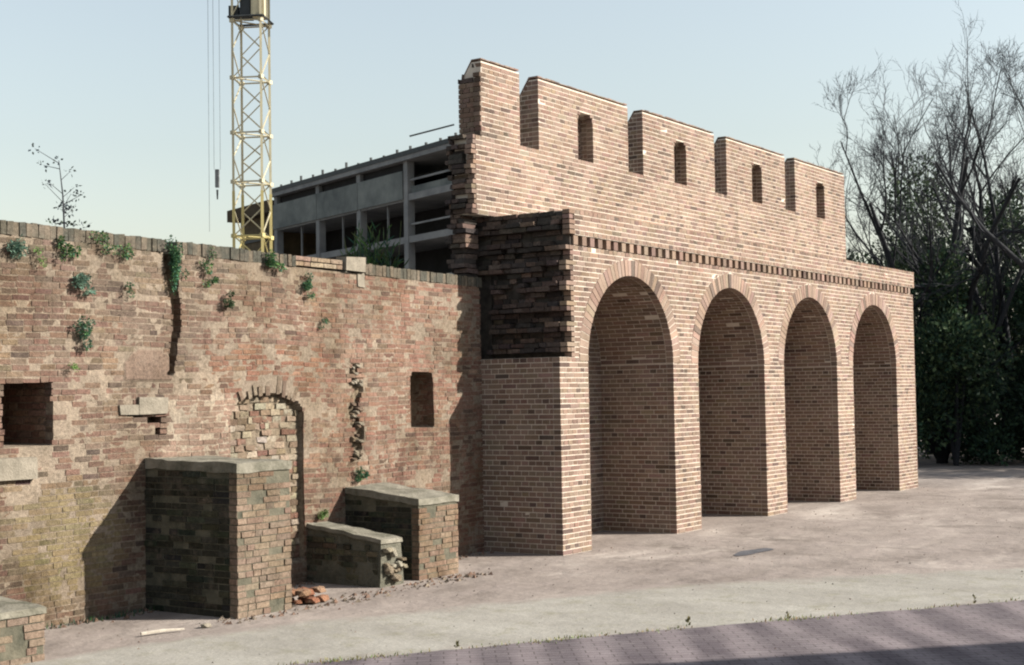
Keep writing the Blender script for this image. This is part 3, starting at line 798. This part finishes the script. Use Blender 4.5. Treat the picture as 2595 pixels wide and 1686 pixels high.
for j in range(22):
    c = R.choice([(0.288, 0.132, 0.084), (0.312, 0.168, 0.108), (0.240, 0.114, 0.078), (0.330, 0.216, 0.150)]); s = R.uniform(.5, 1.1)
    V, F = lump((-4.78 + R.uniform(0, .36), .10 + R.uniform(-.14, .16), .04 + (.08 * (j % 3 == 0))), .10 * s, .07 * s, .055 * s, 90 + j, 1)
    mk("brick_piece", V, F, M_OLD, rb, [c] * len(V))
V, F = [], []
G = Geo(); G.bar((-6.74, 0.02, .025), (-6.55, -.03, .03), .014, 5); G.bar((-6.55, -.03, .03), (-6.36, -.10, .022), .014, 5, .008)
tag(G.out("stick", M_STICK), "pale bleached stick lying on the ground before the tall buttress", "stick")
V, F = lump((-6.12, -0.12, .02), .07, .045, .03, 3, 1)
tag(mk("pebble", V, F, M_STONE), "small pale stone lying right of the bleached stick", "stone")
# dark damp patch on the plaza
P = [(1.36 + (.47 + .1 * noise.noise(Vector((a, 0, 0)))) * math.cos(a) - .03 * math.sin(a), -1.93 + .13 * (1 + .5 * noise.noise(Vector((0, a, 0)))) * math.sin(a), .006) for a in [2 * math.pi * k / 28 for k in range(28)]]
tag(mk("asphalt_patch", P, [tuple(range(28))], M_PATCH), "dark oval damp patch on the ground before the first niches", "ground patch")

# ================================================================== PLANTS ON THE WALL
def leaves(center, ext, n, size, cols, droop=0.3, out=Vector((0, -1, 0)), surf=0.35, rr=None):
    rr = rr or R
    Q, Cs = [], []
    for _ in range(n):
        while True:
            p = Vector((rr.uniform(-1, 1), rr.uniform(-1, 1), rr.uniform(-1, 1)))
            if p.length <= 1 and p.length > surf * rr.random(): break
        P = Vector((center[0] + p.x * ext[0], center[1] + p.y * ext[1], center[2] + p.z * ext[2]))
        d = (p * 0.8 + out * 0.5 + Vector((rr.uniform(-.5, .5), rr.uniform(-.5, .5), rr.uniform(-.2, .6) - droop))).normalized()
        s = d.cross(Vector((rr.uniform(-1, 1), rr.uniform(-1, 1), rr.uniform(-1, 1)))).normalized()
        L = size * rr.uniform(.6, 1.4); w_ = L * .3
        Q.append((P, P + d * L * .45 + s * w_, P + d * L, P + d * L * .45 - s * w_))
        c = rr.choice(cols); k = rr.uniform(.6, 1.35); Cs.append([q * k for q in c])
    return np.array([[tuple(v) for v in q] for q in Q], np.float32), np.array(Cs)
GRN = [(0.027, 0.066, 0.033), (0.042, 0.090, 0.036), (0.030, 0.072, 0.048)]; GREY = [(0.060, 0.096, 0.072), (0.042, 0.078, 0.060), (0.078, 0.114, 0.084)]; LIME = [(0.072, 0.120, 0.036), (0.054, 0.096, 0.030)]; DKG = [(0.018, 0.036, 0.018), (0.030, 0.042, 0.021)]
def wallplant(x, z, w_, h, cols, label, n=110, size=.06, stem=True):
    th = thing("wall_plant", label, "plant", (x, YW, z), "weeds growing on the old wall")
    Qs, Cl = [], []; G = Geo(); root = Vector((x, YW + .03, z + h * .1)); cols = [tuple(c * 1.9 for c in q) for q in cols]
    ncl = max(3, int(n / 22))
    for k in range(ncl):
        cx, cz = x + R.gauss(0, .20) * w_, z + R.gauss(-.02, .22) * h
        q, c_ = leaves((cx, YW - .03 - R.random() * .04, cz), (w_ * R.uniform(.08, .2), .035, h * R.uniform(.08, .2)), int(3.0 * n / ncl), size * R.uniform(.32, .55), cols, droop=.45)
        Qs.append(q); Cl.append(c_ * R.uniform(.6, 1.35)); G.bar(root, (cx, YW - .04, cz), .003, 4)
    mk_quads("foliage", np.concatenate(Qs), M_LEAF, th, np.concatenate(Cl))
    G.out("stem", M_BARK, th)
wallplant(-7.14, 3.37, .36, .26, GREY, "grey-green weed high on the wall at the left picture edge", 150)
wallplant(-6.89, 3.33, .20, .16, LIME, "small faint weed just right of the leftmost wall plant", 40, .04)
wallplant(-6.58, 3.42, .22, .42, LIME + GRN, "upright pale green weed hanging below the sapling on the wall top", 120)
wallplant(-6.43, 3.12, .42, .32, GREY, "broad grey-green weed below the sapling, second row down", 170)
wallplant(-6.03, 3.46, .60, .28, GRN + LIME, "wide spreading green weed under the coping left of the crack", 170, .05)
wallplant(-5.88, 3.05, .20, .18, GRN, "small dark weed midway between the broad weed and the crack", 55, .045)
wallplant(-5.27, 3.38, .20, .58, GRN, "tall dense green ivy tuft filling the top of the crack", 330, .06)
wallplant(-4.79, 3.33, .28, .32, LIME + GRN, "feathery green weed just right of the crack", 110)
wallplant(-4.55, 3.05, .26, .18, DKG, "dark brownish weed right of and below the feathery weed", 120, .05)
wallplant(-3.87, 3.47, .36, .30, GRN + LIME, "bright green tuft under the coping behind the blocked arch's crown", 150, .07)
wallplant(-3.33, 3.28, .26, .28, GRN, "dark green tuft left of the missing coping stretch", 130, .06)
wallplant(-3.09, 2.87, .14, .18, GRN, "tiny weed below the missing coping stretch", 45, .045)
wallplant(-6.39, 2.66, .30, .28, GRN + GREY, "round green weed above and right of the dark window hole", 140)
wallplant(-2.50, 1.14, .20, .22, GRN, "green weed growing just above the low buttress cap", 110, .06)
wallplant(-3.10, 0.70, .26, .20, LIME, "yellow-green weed behind the crumbling masonry stump", 90, .05)
wallplant(-6.55, 2.33, .16, .18, LIME, "sparse weed right beside the dark window hole's lintel", 30, .045)
# sapling standing on the wall top
sp = thing("sapling", "thin bare sapling with a few dark leaves on top of the old wall", "sapling", (-6.42, 1.4, 3.6))
G = Geo(); tips = []
a = Vector((-6.42, 1.4, 3.58)); b = Vector((-6.44, 1.4, 3.95)); c = Vector((-6.50, 1.38, 4.26)); G.bar(a, b, .010, 5, .007); G.bar(b, c, .007, 5, .003)
for k in range(13):
    t = R.uniform(.1, 1); s = a.lerp(b, t * 2) if t < .5 else b.lerp(c, t * 2 - 1)
    e = s + Vector((R.uniform(-.26, .26), R.uniform(-.12, .12), R.uniform(.02, .14))); G.bar(s, e, .004, 4, .002); tips.append(e)
G.out("stem", M_TWIG, sp)
Q, Cs = [], []
for e in tips + [c]:
    q, cc = leaves(e, (.05, .05, .04), 9, .035, [(0.036, 0.048, 0.060), (0.048, 0.060, 0.060)]); Q.append(q); Cs.append(cc)
for k in range(3):
    q, cc = leaves((-6.42 + (k - 1) * .17, 1.35, 3.66), (.06, .06, .05), 26, .04, [(0.024, 0.030, 0.042), (0.036, 0.054, 0.036)]); Q.append(q); Cs.append(cc)
mk_quads("foliage", np.concatenate(Q), M_LEAF, sp, np.concatenate(Cs))
# tall weed clump behind the wall
cl = thing("tall_weeds", "tall rank green weeds rising behind the old wall beside the arcade", "weeds", (0.0, 3.0, 0))
Q, Cs = [], []
for k in range(110):
    x = R.gauss(-.02, .20); y = R.uniform(2.7, 3.3); h = 3.55 + R.uniform(.1, .65) * max(.25, 1 - abs(x + .05) / .55) + .12
    for s in range(4):
        z = h - s * .12; d = Vector((R.uniform(-1, 1), R.uniform(-.6, .6), R.uniform(.2, 1.3))).normalized(); si = d.cross(Vector((0, 1, 0))).normalized(); P = Vector((x, y, z)); L = R.uniform(.12, .26); ww = .014
        Q.append([tuple(v) for v in (P, P + d * L * .5 + si * ww, P + d * L, P + d * L * .5 - si * ww)]); cc = R.choice(GRN + LIME); Cs.append([v * R.uniform(.7, 1.3) for v in cc])
tag(mk_quads("blades", np.array(Q), M_LEAF, cl, np.array(Cs)), kind="stuff")
G = Geo()
for k in range(16):
    x = R.uniform(-.35, .4); G.bar((x, R.uniform(2.8, 3.2), 0), (x + R.uniform(-.15, .15), R.uniform(2.8, 3.2), R.uniform(3.8, 4.5)), .012, 4, .005)
G.out("stalk", plain("green_stalk", (0.096, 0.120, 0.054), None, 5, bstr=0), cl)
# weeds along the path edge (uncountable)
Q, Cs = [], []
def tuftline(P, dens, hmax, cols, spread):
    for (x, y) in P:
        d = noise.noise(Vector((x * 1.4, y * 1.4, 40)))
        for _ in range(int(dens * max(0, d + .38))):
            xx, yy = x + R.gauss(0, spread), y + R.gauss(0, spread); L = hmax * R.uniform(.25, 1)
            dd = Vector((R.uniform(-.7, .7), R.uniform(-.7, .7), 1)).normalized(); s = Vector((dd.y, -dd.x, 0)).normalized() * .006; B = Vector((xx, yy, .004))
            Q.append([tuple(v) for v in (B - s, B + s, B + dd * L + s * .2, B + dd * L - s * .2)]); cc = R.choice(cols); Cs.append([v * R.uniform(.7, 1.3) for v in cc])
edge = wob(resample(LO[3:11], 500), .03, 5, 2)
tuftline(edge, 5, .034, [(0.180, 0.180, 0.066), (0.144, 0.156, 0.060), (0.204, 0.186, 0.090)], .05)
tuftline([(x, y + .0) for x, y in wob(resample([(-7.0, 1.1), (-5.7, 1.1)], 60), .05, 5, 2)], 4, .06, GRN, .05)
tag(mk_quads("edge_weeds", np.array(Q), M_LEAF, None, np.array(Cs)), "short yellow-green weeds along the edge between path and road", "weeds", kind="stuff")
# single upright weeds in the joint
for k, (x, y, h, lb) in enumerate([(-5.97, -2.74, .12, "thin upright weed in the path edge near the bottom centre"), (-4.16, -3.86, .10, "short upright weed in the path edge, second from the left"), (-3.37, -4.42, .08, "tiny upright weed in the path edge, third from the left"), (-1.75, -5.56, .10, "small upright weed in the path edge at the right")]):
    q, cc = leaves((x, y, h * .35), (.012, .012, h * .4), 12, .035, [(0.14, 0.14, 0.07), (0.18, 0.16, 0.08)], droop=-.9)
    tag(mk_quads("upright_weed", q, M_LEAF, None, cc), lb, "weed", "upright weeds in the path edge")
# grit and litter on the ground (uncountable)
V, F, Cc = [], [], []
for k in range(700):
    x = R.uniform(-9, 14); y = R.uniform(-6, 1.0) if x < -0.2 else R.uniform(-6, -.05)
    s = R.choice((.006, .007, .009, .012)) * R.uniform(.6, 1.3); c = R.choice([(0.120, 0.102, 0.090), (0.300, 0.270, 0.240), (0.180, 0.120, 0.090), (0.072, 0.066, 0.054)])
    a = R.uniform(0, 6.28); k0 = len(V)
    V += [(x + s * math.cos(a + t), y + s * math.sin(a + t), .002) for t in (0, 2.1, 4.2)] + [(x, y, .004 + s * .8)]
    F += [(k0, k0 + 1, k0 + 3), (k0 + 1, k0 + 2, k0 + 3), (k0 + 2, k0, k0 + 3)]; Cc += [c] * 4
for k in range(900):
    x = R.uniform(-9, 0) if k % 3 else R.uniform(-5.9, -1.9); y = YW - .04 - abs(R.gauss(0, .10)) if k % 3 else R.choice((-.10, .08)) - abs(R.gauss(0, .10))
    s = R.choice((.010, .014, .02, .032)) * R.uniform(.6, 1.3); c = R.choice([(0.16, 0.105, 0.08), (0.24, 0.2, 0.16), (0.12, 0.1, 0.08), (0.2, 0.13, 0.1)])
    a = R.uniform(0, 6.28); k0 = len(V)
    V += [(x + s * math.cos(a + t), y + s * math.sin(a + t), .001) for t in (0, 2.1, 4.2)] + [(x + s * .3, y, .004 + s * .8)]
    F += [(k0, k0 + 1, k0 + 3), (k0 + 1, k0 + 2, k0 + 3), (k0 + 2, k0, k0 + 3)]; Cc += [c] * 4
tag(mk("grit", V, F, M_OLD, None, Cc), "loose grit scattered over the ground and path", "grit", kind="stuff")

# ================================================================== CONCRETE FRAME BUILDING
B0 = Vector((61.05, 46.23, 0)); E = Vector((0.3515, 0.9362, 0)); D_ = Vector((0.9362, -0.3515, 0))   # E along face, D_ into the building
cb = thing("concrete_building", "unfinished grey concrete frame building rising behind the old wall", "building", B0)
def bb(name, s0, s1, d0, d1, z0, z1, mat=M_CONC):
    return Geo().obox(B0 + E * s0 + D_ * d0 + Vector((0, 0, z0)), E * (s1 - s0), D_ * (d1 - d0), (0, 0, z1 - z0)).out(name, mat, cb)
S0, S1 = -4.0, 27.3
for z in (3.8, 6.75, 9.7, 12.66, 15.62): bb("floor_slab", S0, S1, 0, 14, z, z + .46)
bb("roof_slab", S0 - .2, S1, -.35, 14, 18.40, 18.95)
for s in (-3.6, 6.44, 13.15, 19.6, 26.9):
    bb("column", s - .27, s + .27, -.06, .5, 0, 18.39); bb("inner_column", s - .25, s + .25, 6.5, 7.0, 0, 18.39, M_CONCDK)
bb("core_wall", S0, S1, 4.0, 4.3, 0, 18.3, M_CONCDK)  # near-black sheet standing in for shade inside the open bays
for q0, q1 in ((6.72, 13.1), (13.16, 19.55), (19.61, 27.2)): bb("facade_panel", q0, q1, -.16, -.07, 15.75, 17.75, M_PANEL)
bb("shadow_gap_beam", 6.75, 27.1, .25, .4, 17.76, 18.39, M_CONCDK)  # dark strip that paints the shadow band beneath the roof slab
bb("guard_rail", -3.3, 6.15, .15, .25, 17.0, 17.14); bb("guard_rail", -3.3, 6.15, .15, .25, 13.9, 14.02)
bb("facade_panel", -3.3, 6.15, .2, .3, 16.09, 16.6, M_PANEL)
for s in (9.5, 16.2, 23): bb("prop", s, s + .12, .3, .42, 13.125, 15.615)
for k in range(17): 
    s = -3.5 + k * 1.85 + R.uniform(-.2, .2); bb("starter_bar", s, s + .14, 0, .14, 18.95, 19.25 + R.uniform(0, .35), M_DKMETAL)
bb("edge_board", S0 - .2, S1, -.40, -.36, 18.72, 19.05, M_DKMETAL)
# brown boarded end bay
bb("end_wall", 27.35, 34.6, .4, 14, 0, 17.2, M_FORM); bb("end_canopy", 27.35, 35.4, -.5, 14.3, 17.21, 18.2, plain("dark_brown_boards", (0.06, 0.045, 0.027), None, 1.5, bstr=0))
for z in (13.0, 15.2): bb("ledger_board", 27.5, 34.5, .28, .38, z, z + .25, M_DKMETAL)
Geo().bar((47.6, 39.6, 16.5), (48.95, 37.48, 17.1), .05, 5).out("crane_rod", M_DKMETAL, cb).name = "roof_pole"

# ================================================================== TOWER CRANE
ca = thing("tower_crane", "pale yellow lattice tower crane mast standing behind the old wall", "crane", (28.17, 32.75, 0))
M0 = Vector((28.17, 32.75, 0)); hw = 0.86
cs = [M0 + Vector((math.cos(a), math.sin(a), 0)) * hw for a in [math.radians(34.08 - 52 + 90 * k) for k in range(4)]]
zs = [0.0, 2.1, 4.3, 6.5, 8.75, 11.0, 13.05, 15.35, 17.75]
for k, c in enumerate(cs):
    Geo().bar(c, c + Vector((0, 0, 10.6)), .085, 4).out("leg", M_YEL, ca); Geo().bar(c + Vector((0, 0, 10.6)), c + Vector((0, 0, 23)), .07, 4).out("leg", M_YELP, ca)
for zi, (z0, z1) in enumerate(zip(zs, zs[1:])):
    mt = M_YEL if z1 < 10.7 else M_YELP
    for k in range(4):
        a, b = cs[k], cs[(k + 1) % 4]; zm = (z0 + z1) / 2; up = lambda p, z: p + Vector((0, 0, z))
        G = Geo(); G.bar(up(a, z0), up(b, zm), .032); G.bar(up(b, zm), up(a, z1), .032); G.out("diagonal_brace", mt, ca)
        Geo().bar(up(a, z1), up(b, z1), .034).out("horizontal_brace", mt, ca)
    Geo().bar(cs[0] + Vector((0, 0, z1)), cs[2] + Vector((0, 0, z1)), .03).out("horizontal_brace", mt, ca)
    for c in cs: Geo().box(c.x - .085, c.x + .085, c.y - .085, c.y + .085, z1 - .08, z1 + .08).out("bolt_plate", mt, ca)
lad = M0 + (cs[0] - M0) * .3 + (cs[1] - M0) * .25
for k in range(4):
    q0, q1 = M0 + (cs[k] - M0) * 1.22, M0 + (cs[(k + 1) % 4] - M0) * 1.22
    Geo().bar(q0 + Vector((0, 0, 17.88)), q1 + Vector((0, 0, 17.88)), .05).out("platform_edge", M_DKMETAL, ca)
Rv = Vector((CR.x, CR.y, 0)).normalized(); Fv = Vector((_v.x, _v.y, 0)).normalized()
Geo().obox(M0 - Rv * .36 - Fv * .5 + Vector((0, 0, 17.96)), Rv * .42, Fv * .9, (0, 0, 2.2)).out("winch_box", M_DKMETAL, ca)
Geo().obox(M0 + Rv * .12 - Fv * .6 + Vector((0, 0, 17.96)), Rv * .55, Fv * .9, (0, 0, 2.4)).out("cab_panel", M_YELP, ca)
Geo().obox(M0 - Rv * .85 - Fv * .4 + Vector((0, 0, 17.96)), Rv * .4, Fv * .5, (0, 0, .45)).out("motor", M_DKMETAL, ca)
for k in range(4):
    Geo().bar(cs[k] + Vector((0, 0, 17.95)), cs[(k + 1) % 4] + Vector((0, 0, 20.2)), .03).out("diagonal_brace", M_YELP, ca)
    Geo().bar(cs[k] + Vector((0, 0, 23)), cs[(k + 1) % 4] + Vector((0, 0, 23)), .06).out("horizontal_brace", M_YELP, ca)
JD = (-Rv * .9 + Fv * .25).normalized(); HK = Vector((27.35, 33.95, 0)); JD = Vector((HK.x - M0.x, HK.y - M0.y, 0)).normalized()
J0 = M0 - JD * 9 + Vector((0, 0, 23.2)); J1 = M0 + JD * 24 + Vector((0, 0, 23.2)); JS = JD.cross(Vector((0, 0, 1))) * .5
for o_ in (JS, -JS, Vector((0, 0, 1.0))): Geo().bar(J0 + o_, J1 + o_, .06).out("jib_chord", M_YELP, ca)
G = Geo()
for k in range(33):
    a = J0.lerp(J1, k / 33); b = J0.lerp(J1, (k + .5) / 33); c = J0.lerp(J1, (k + 1) / 33)
    for o_ in (JS, -JS): G.bar(a + o_, b + Vector((0, 0, 1)), .025); G.bar(b + Vector((0, 0, 1)), c + o_, .025)
G.out("jib_lacing", M_YELP, ca)
Geo().obox(J0 - JS * 1.2 - Vector((0, 0, 1.4)), JD * 2, JS * 2.4, (0, 0, 1.4)).out("counterweight", M_CONC, ca)
for dx in (-.13, .13, -.34):
    Geo().bar(HK + Rv * dx + Vector((0, 0, 11.6 if dx > -.3 else 9)), HK + Rv * dx + Vector((0, 0, 23.2)), .011, 4).out("hoist_cable", M_CABLE, ca)
hb = Geo().obox(HK - Rv * .08 - Fv * .08 + Vector((0, 0, 10.85)), Rv * .16, Fv * .16, (0, 0, .75)).out("hook_block", M_CABLE, ca)
hk = Geo().bar(HK + Vector((0, 0, 10.75)), HK + Vector((0, 0, 10.35)), .05, 5, .03).out("hook", M_DKMETAL)
hk.parent = hb

# ================================================================== TREES
def tube_mesh(lines, sides):
    V, F = [], []
    for P, rr in lines:
        n = len(P); k0 = len(V); s = sides
        for i in range(n):
            d = (P[min(i + 1, n - 1)] - P[max(i - 1, 0)])
            if d.length < 1e-6: d = Vector((0, 0, 1))
            d.normalize(); x = d.cross(Vector((0.31, 0.17, 0.93))); x = x.normalized() if x.length > 1e-3 else Vector((1, 0, 0)); y = d.cross(x)
            for q in range(s):
                t = 2 * math.pi * q / s; V.append(tuple(P[i] + (x * math.cos(t) + y * math.sin(t)) * rr[i]))
        for i in range(n - 1):
            for q in range(s): F.append((k0 + i * s + q, k0 + i * s + (q + 1) % s, k0 + (i + 1) * s + (q + 1) % s, k0 + (i + 1) * s + q))
    return V, F
def grow(rr, p, d, L, r, lvl, maxl, thick, thin, up=.12, spread=.6, env=None):
    n = 6 if lvl < 2 else (4 if lvl < maxl else 3); P = [p.copy()]; rad_ = [r]; dd = d.copy(); wb = .10 if lvl == 0 else .20
    inside = lambda q: env is None or sum(((q[k] - env[k]) / env[k + 3]) ** 2 for k in range(3)) < 1 + .8 * noise.noise(q * .7) + .25 * noise.noise(q * 2.5) or q.z < env[2]  and abs(q.x - env[0]) < env[3] * .8
    for i in range(n):
        dd = (dd + Vector((rr.gauss(0, wb), rr.gauss(0, wb), rr.gauss(0, wb * .8) + up * .35))).normalized()
        q = P[-1] + dd * L / n
        if lvl < 4 and not inside(q): break
        P.append(q); rad_.append(r * (1 - (.86 if lvl == 0 else .70) * (i + 1) / n))
    n = len(P) - 1
    if n < 1: return
    (thick if lvl <= 2 else thin).append((P, rad_))
    if lvl >= maxl: return
    kids = {0: 5, 1: 5, 2: 4, 3: 4, 4: 3}.get(lvl, 3)
    for k in range(kids):
        t = (.25 + .73 * (k + rr.random() * .8) / kids) if lvl else (.28 + .70 * (k + rr.random() * .6) / kids)
        f = min(t, .999) * n; i = int(f); q = P[i].lerp(P[i + 1], f - i); ax = (P[i + 1] - P[i]).normalized()
        o = ax.orthogonal().normalized(); o.rotate(Matrix.Rotation(rr.uniform(0, 6.28), 3, ax))
        nd = (ax + o * rr.uniform(.45, 1.1) * spread * 1.4 + Vector((0, 0, up))).normalized()
        grow(rr, q, nd, L * rr.uniform(.36, .56), max(.005, rad_[i] * rr.uniform(.42, .62)), lvl + 1, maxl, thick, thin, up, spread, env)
def bare_tree(label, base, stems, seed, maxl=4, name="bare_tree", up=.12, spread=.6, extra=None, env=None):
    rr = random.Random(seed); th = thing(name, label, "tree", base, "bare trees beyond the arcade"); thick, thin = [], []
    for (d, L, r) in stems: grow(rr, Vector(base), Vector(d).normalized(), L, r, 0, maxl, thick, thin, up, spread, env)
    for P, r0, r1 in (extra or []):
        P = [Vector(p) for p in P]; rs = [r0 + (r1 - r0) * i / (len(P) - 1) for i in range(len(P))]; thick.append((P, rs))
        for i in range(2, len(P)):
            for _ in range(4):
                nd = ((P[i] - P[i - 1]).normalized() + Vector((rr.gauss(0, .5), rr.gauss(0, .5), rr.uniform(.0, .9)))).normalized()
                grow(rr, P[i - 1].lerp(P[i], rr.random()), nd, rr.uniform(.7, 1.4), rs[i] * .4, 3, 5, thick, thin, up, spread)
    V, F = tube_mesh(thick, 6); mk("trunk", V, F, M_BARK, th, smooth=True)
    V, F = tube_mesh(thin, 3); mk("crown", V, F, M_TWIG, th)
    return th
bare_tree("multi-stemmed bare tree fanning out just beyond the arcade's end", (22.7, 2.4, 0),
          [((-.14, .22, 1), 8.8, .15), ((-.05, .06, 1), 9.8, .16), ((.06, -.12, 1), 9.8, .15), ((-.24, .40, 1), 7.4, .11), ((.1, .08, 1), 9.0, .12), ((.05, -.28, 1), 8.6, .11)], 5, 5, spread=.62, env=(22.3, 2.8, 7.1, 3.0, 3.0, 4.6))
bare_tree("tallest bare tree reaching the top edge at the right", (27.2, 1.9, 0), [((.02, -.06, 1), 13.5, .18), ((.05, -.14, 1), 12.0, .13)], 12, 4, spread=.5, env=(27.4, 1.0, 9.5, 2.2, 2.2, 6.0))
bare_tree("bushy bare tree with many upright stems between the multi-stemmed and the tallest one", (25.4, 1.2, 0), [((-.1, .1, 1), 9.4, .12), ((.05, -.1, 1), 10, .13), ((.1, .0, 1), 8.8, .10)], 44, 5, spread=.6, env=(25.4, 1.0, 7.6, 2.6, 2.6, 4.0))
bare_tree("slender bare tree standing behind the multi-stemmed one", (27.9, 4.4, 0), [((.0, .0, 1), 9.4, .15), ((.03, -.06, 1), 9, .12)], 21, 5, spread=.6, env=(27.9, 4.2, 7.4, 2.6, 2.6, 3.9))
bare_tree("bare tree at the right edge with one long dark bough arching up leftward", (20.6, -3.9, 0), [((.5, -.4, 1), 6.0, .14)], 33, 3,
          extra=[([(20.6, -3.9, .4), (20.2, -3.0, 2.9), (19.4, -1.75, 4.0), (18.7, -.87, 4.76), (18.2, -.15, 5.6), (17.8, .40, 6.5), (17.55, .72, 7.2)], .11, .025)])

def shrub(name, label, base, rx, ry, h, n, size, cols, seed, group, trunk=True, z0=.2):
    rr = random.Random(seed); th = thing(name, label, "tree" if "tree" in name else "shrub", base, group)
    Q, Cs = [], []
    ncl = 16
    for k in range(ncl):
        t = rr.random(); a = rr.uniform(0, 6.28); q = math.sqrt(rr.random()); zz = z0 + h * (.06 + .84 * t); sh = math.sqrt(max(.08, 1 - (2 * t - .75) ** 2 * .75))
        c = (base[0] + rx * q * sh * math.cos(a) * .8, base[1] + ry * q * sh * math.sin(a) * .8, zz)
        e = rr.uniform(.28, .5)
        Qa, Ca = leaves(c, (rx * e, ry * e, h * .16 * rr.uniform(.7, 1.3)), n // ncl, size, cols, droop=.1, out=Vector((0, 0, .2)), rr=rr); k_ = rr.uniform(.6, 1.3); Q.append(Qa); Cs.append(Ca * k_)
    mk_quads("crown", np.concatenate(Q), M_LEAF, th, np.concatenate(Cs))
    G = Geo(); b = Vector(base)
    for k in range(3): G.bar(b, b + Vector((rr.uniform(-.5, .5) * rx, rr.uniform(-.5, .5) * ry, h * rr.uniform(.6, .85))), .07, 6, .02)
    G.out("trunk", M_BARK, th)
EV = [(0.028, 0.058, 0.034), (0.040, 0.072, 0.036), (0.022, 0.044, 0.032)]; EV2 = [(0.080, 0.115, 0.055), (0.062, 0.092, 0.050), (0.042, 0.070, 0.038)]
GB = "evergreen shrubs beyond the arcade"
shrub("evergreen_shrub", "dark evergreen shrub rising right against the arcade's far end", (19.9, 3.3, 0), 1.3, 1.3, 4.6, 9000, .12, EV, 1, GB)
shrub("evergreen_shrub", "broad dark evergreen shrub in front of the black fence", (21.6, 1.7, 0), 1.4, 1.3, 5.4, 11000, .12, EV + EV2[:1], 2, GB)
shrub("evergreen_shrub", "deep green evergreen shrub at the right picture edge", (22.9, -.1, 0), 1.5, 1.4, 4.8, 10000, .12, EV, 3, GB)
shrub("evergreen_shrub", "lighter green tall shrub among the bare stems", (25.4, 3.4, 0), 2.2, 2.0, 8.2, 11000, .12, EV2, 4, GB)
shrub("evergreen_shrub", "tall ivy-clad evergreen behind the shrub at the right edge", (27.6, 1.4, 0), 2.2, 2.0, 8.4, 12000, .12, EV2 + EV, 5, GB)
shrub("evergreen_shrub", "green shrub showing just above the arcade's lower end wall", (23.2, 5.6, 0), 2.0, 2.0, 6.6, 10000, .12, EV2, 6, GB)
shrub("evergreen_shrub", "distant dark shrub filling the gap at the far right", (30.5, 1.8, 0), 2.6, 2.4, 7.0, 10000, .16, EV + EV2, 7, GB)
# off-frame evergreens to the right that shade the thicket
for k, (x, y, h, lb) in enumerate([(23.2, -7.0, 10, "tall evergreen tree right of the view, nearest the plaza"), (27.0, -8.5, 11, "tall evergreen tree right of the view, second from the plaza"), (26.2, -4.2, 9, "tall evergreen tree right of the view, close behind the thicket"), (31.0, -6.5, 11, "tall evergreen tree right of the view, farthest from the plaza")]):
    shrub("evergreen_tree", lb, (x, y, 0), 2.6, 2.6, h, 4200, .26, EV, 60 + k, "evergreen trees right of the view")
for k, (x, y, h, lb) in enumerate([(25.0, -1.2, 4.6, "low dark shrub right of the black gap at the picture's edge"), (28.6, 4.6, 6.4, "dark shrub deep in the thicket behind the bare stems"), (33.5, 4.5, 7.5, "farthest green shrub behind the thicket, left of the others"), (35.5, .6, 7.5, "farthest dark shrub behind the thicket, at its right"), (20.9, 3.9, 2.6, "low bushy shrub hugging the arcade's far corner"), (22.6, 1.1, 2.4, "low dark shrub spreading over the ground at the right"), (24.4, .6, 2.2, "low shrub closing the gap under the right-hand thicket"), (27.5, -1.0, 3.0, "rounded low shrub at the far right behind the thicket")]):
    shrub("evergreen_shrub", lb, (x, y, 0), 2.0 if h > 4 else 1.2, 2.0 if h > 4 else 1.2, h, 9000 if h > 4 else 5000, .15 if x > 28 else .11, EV + (EV2[2:] if h > 6 else []), 80 + k, GB, z0=0)
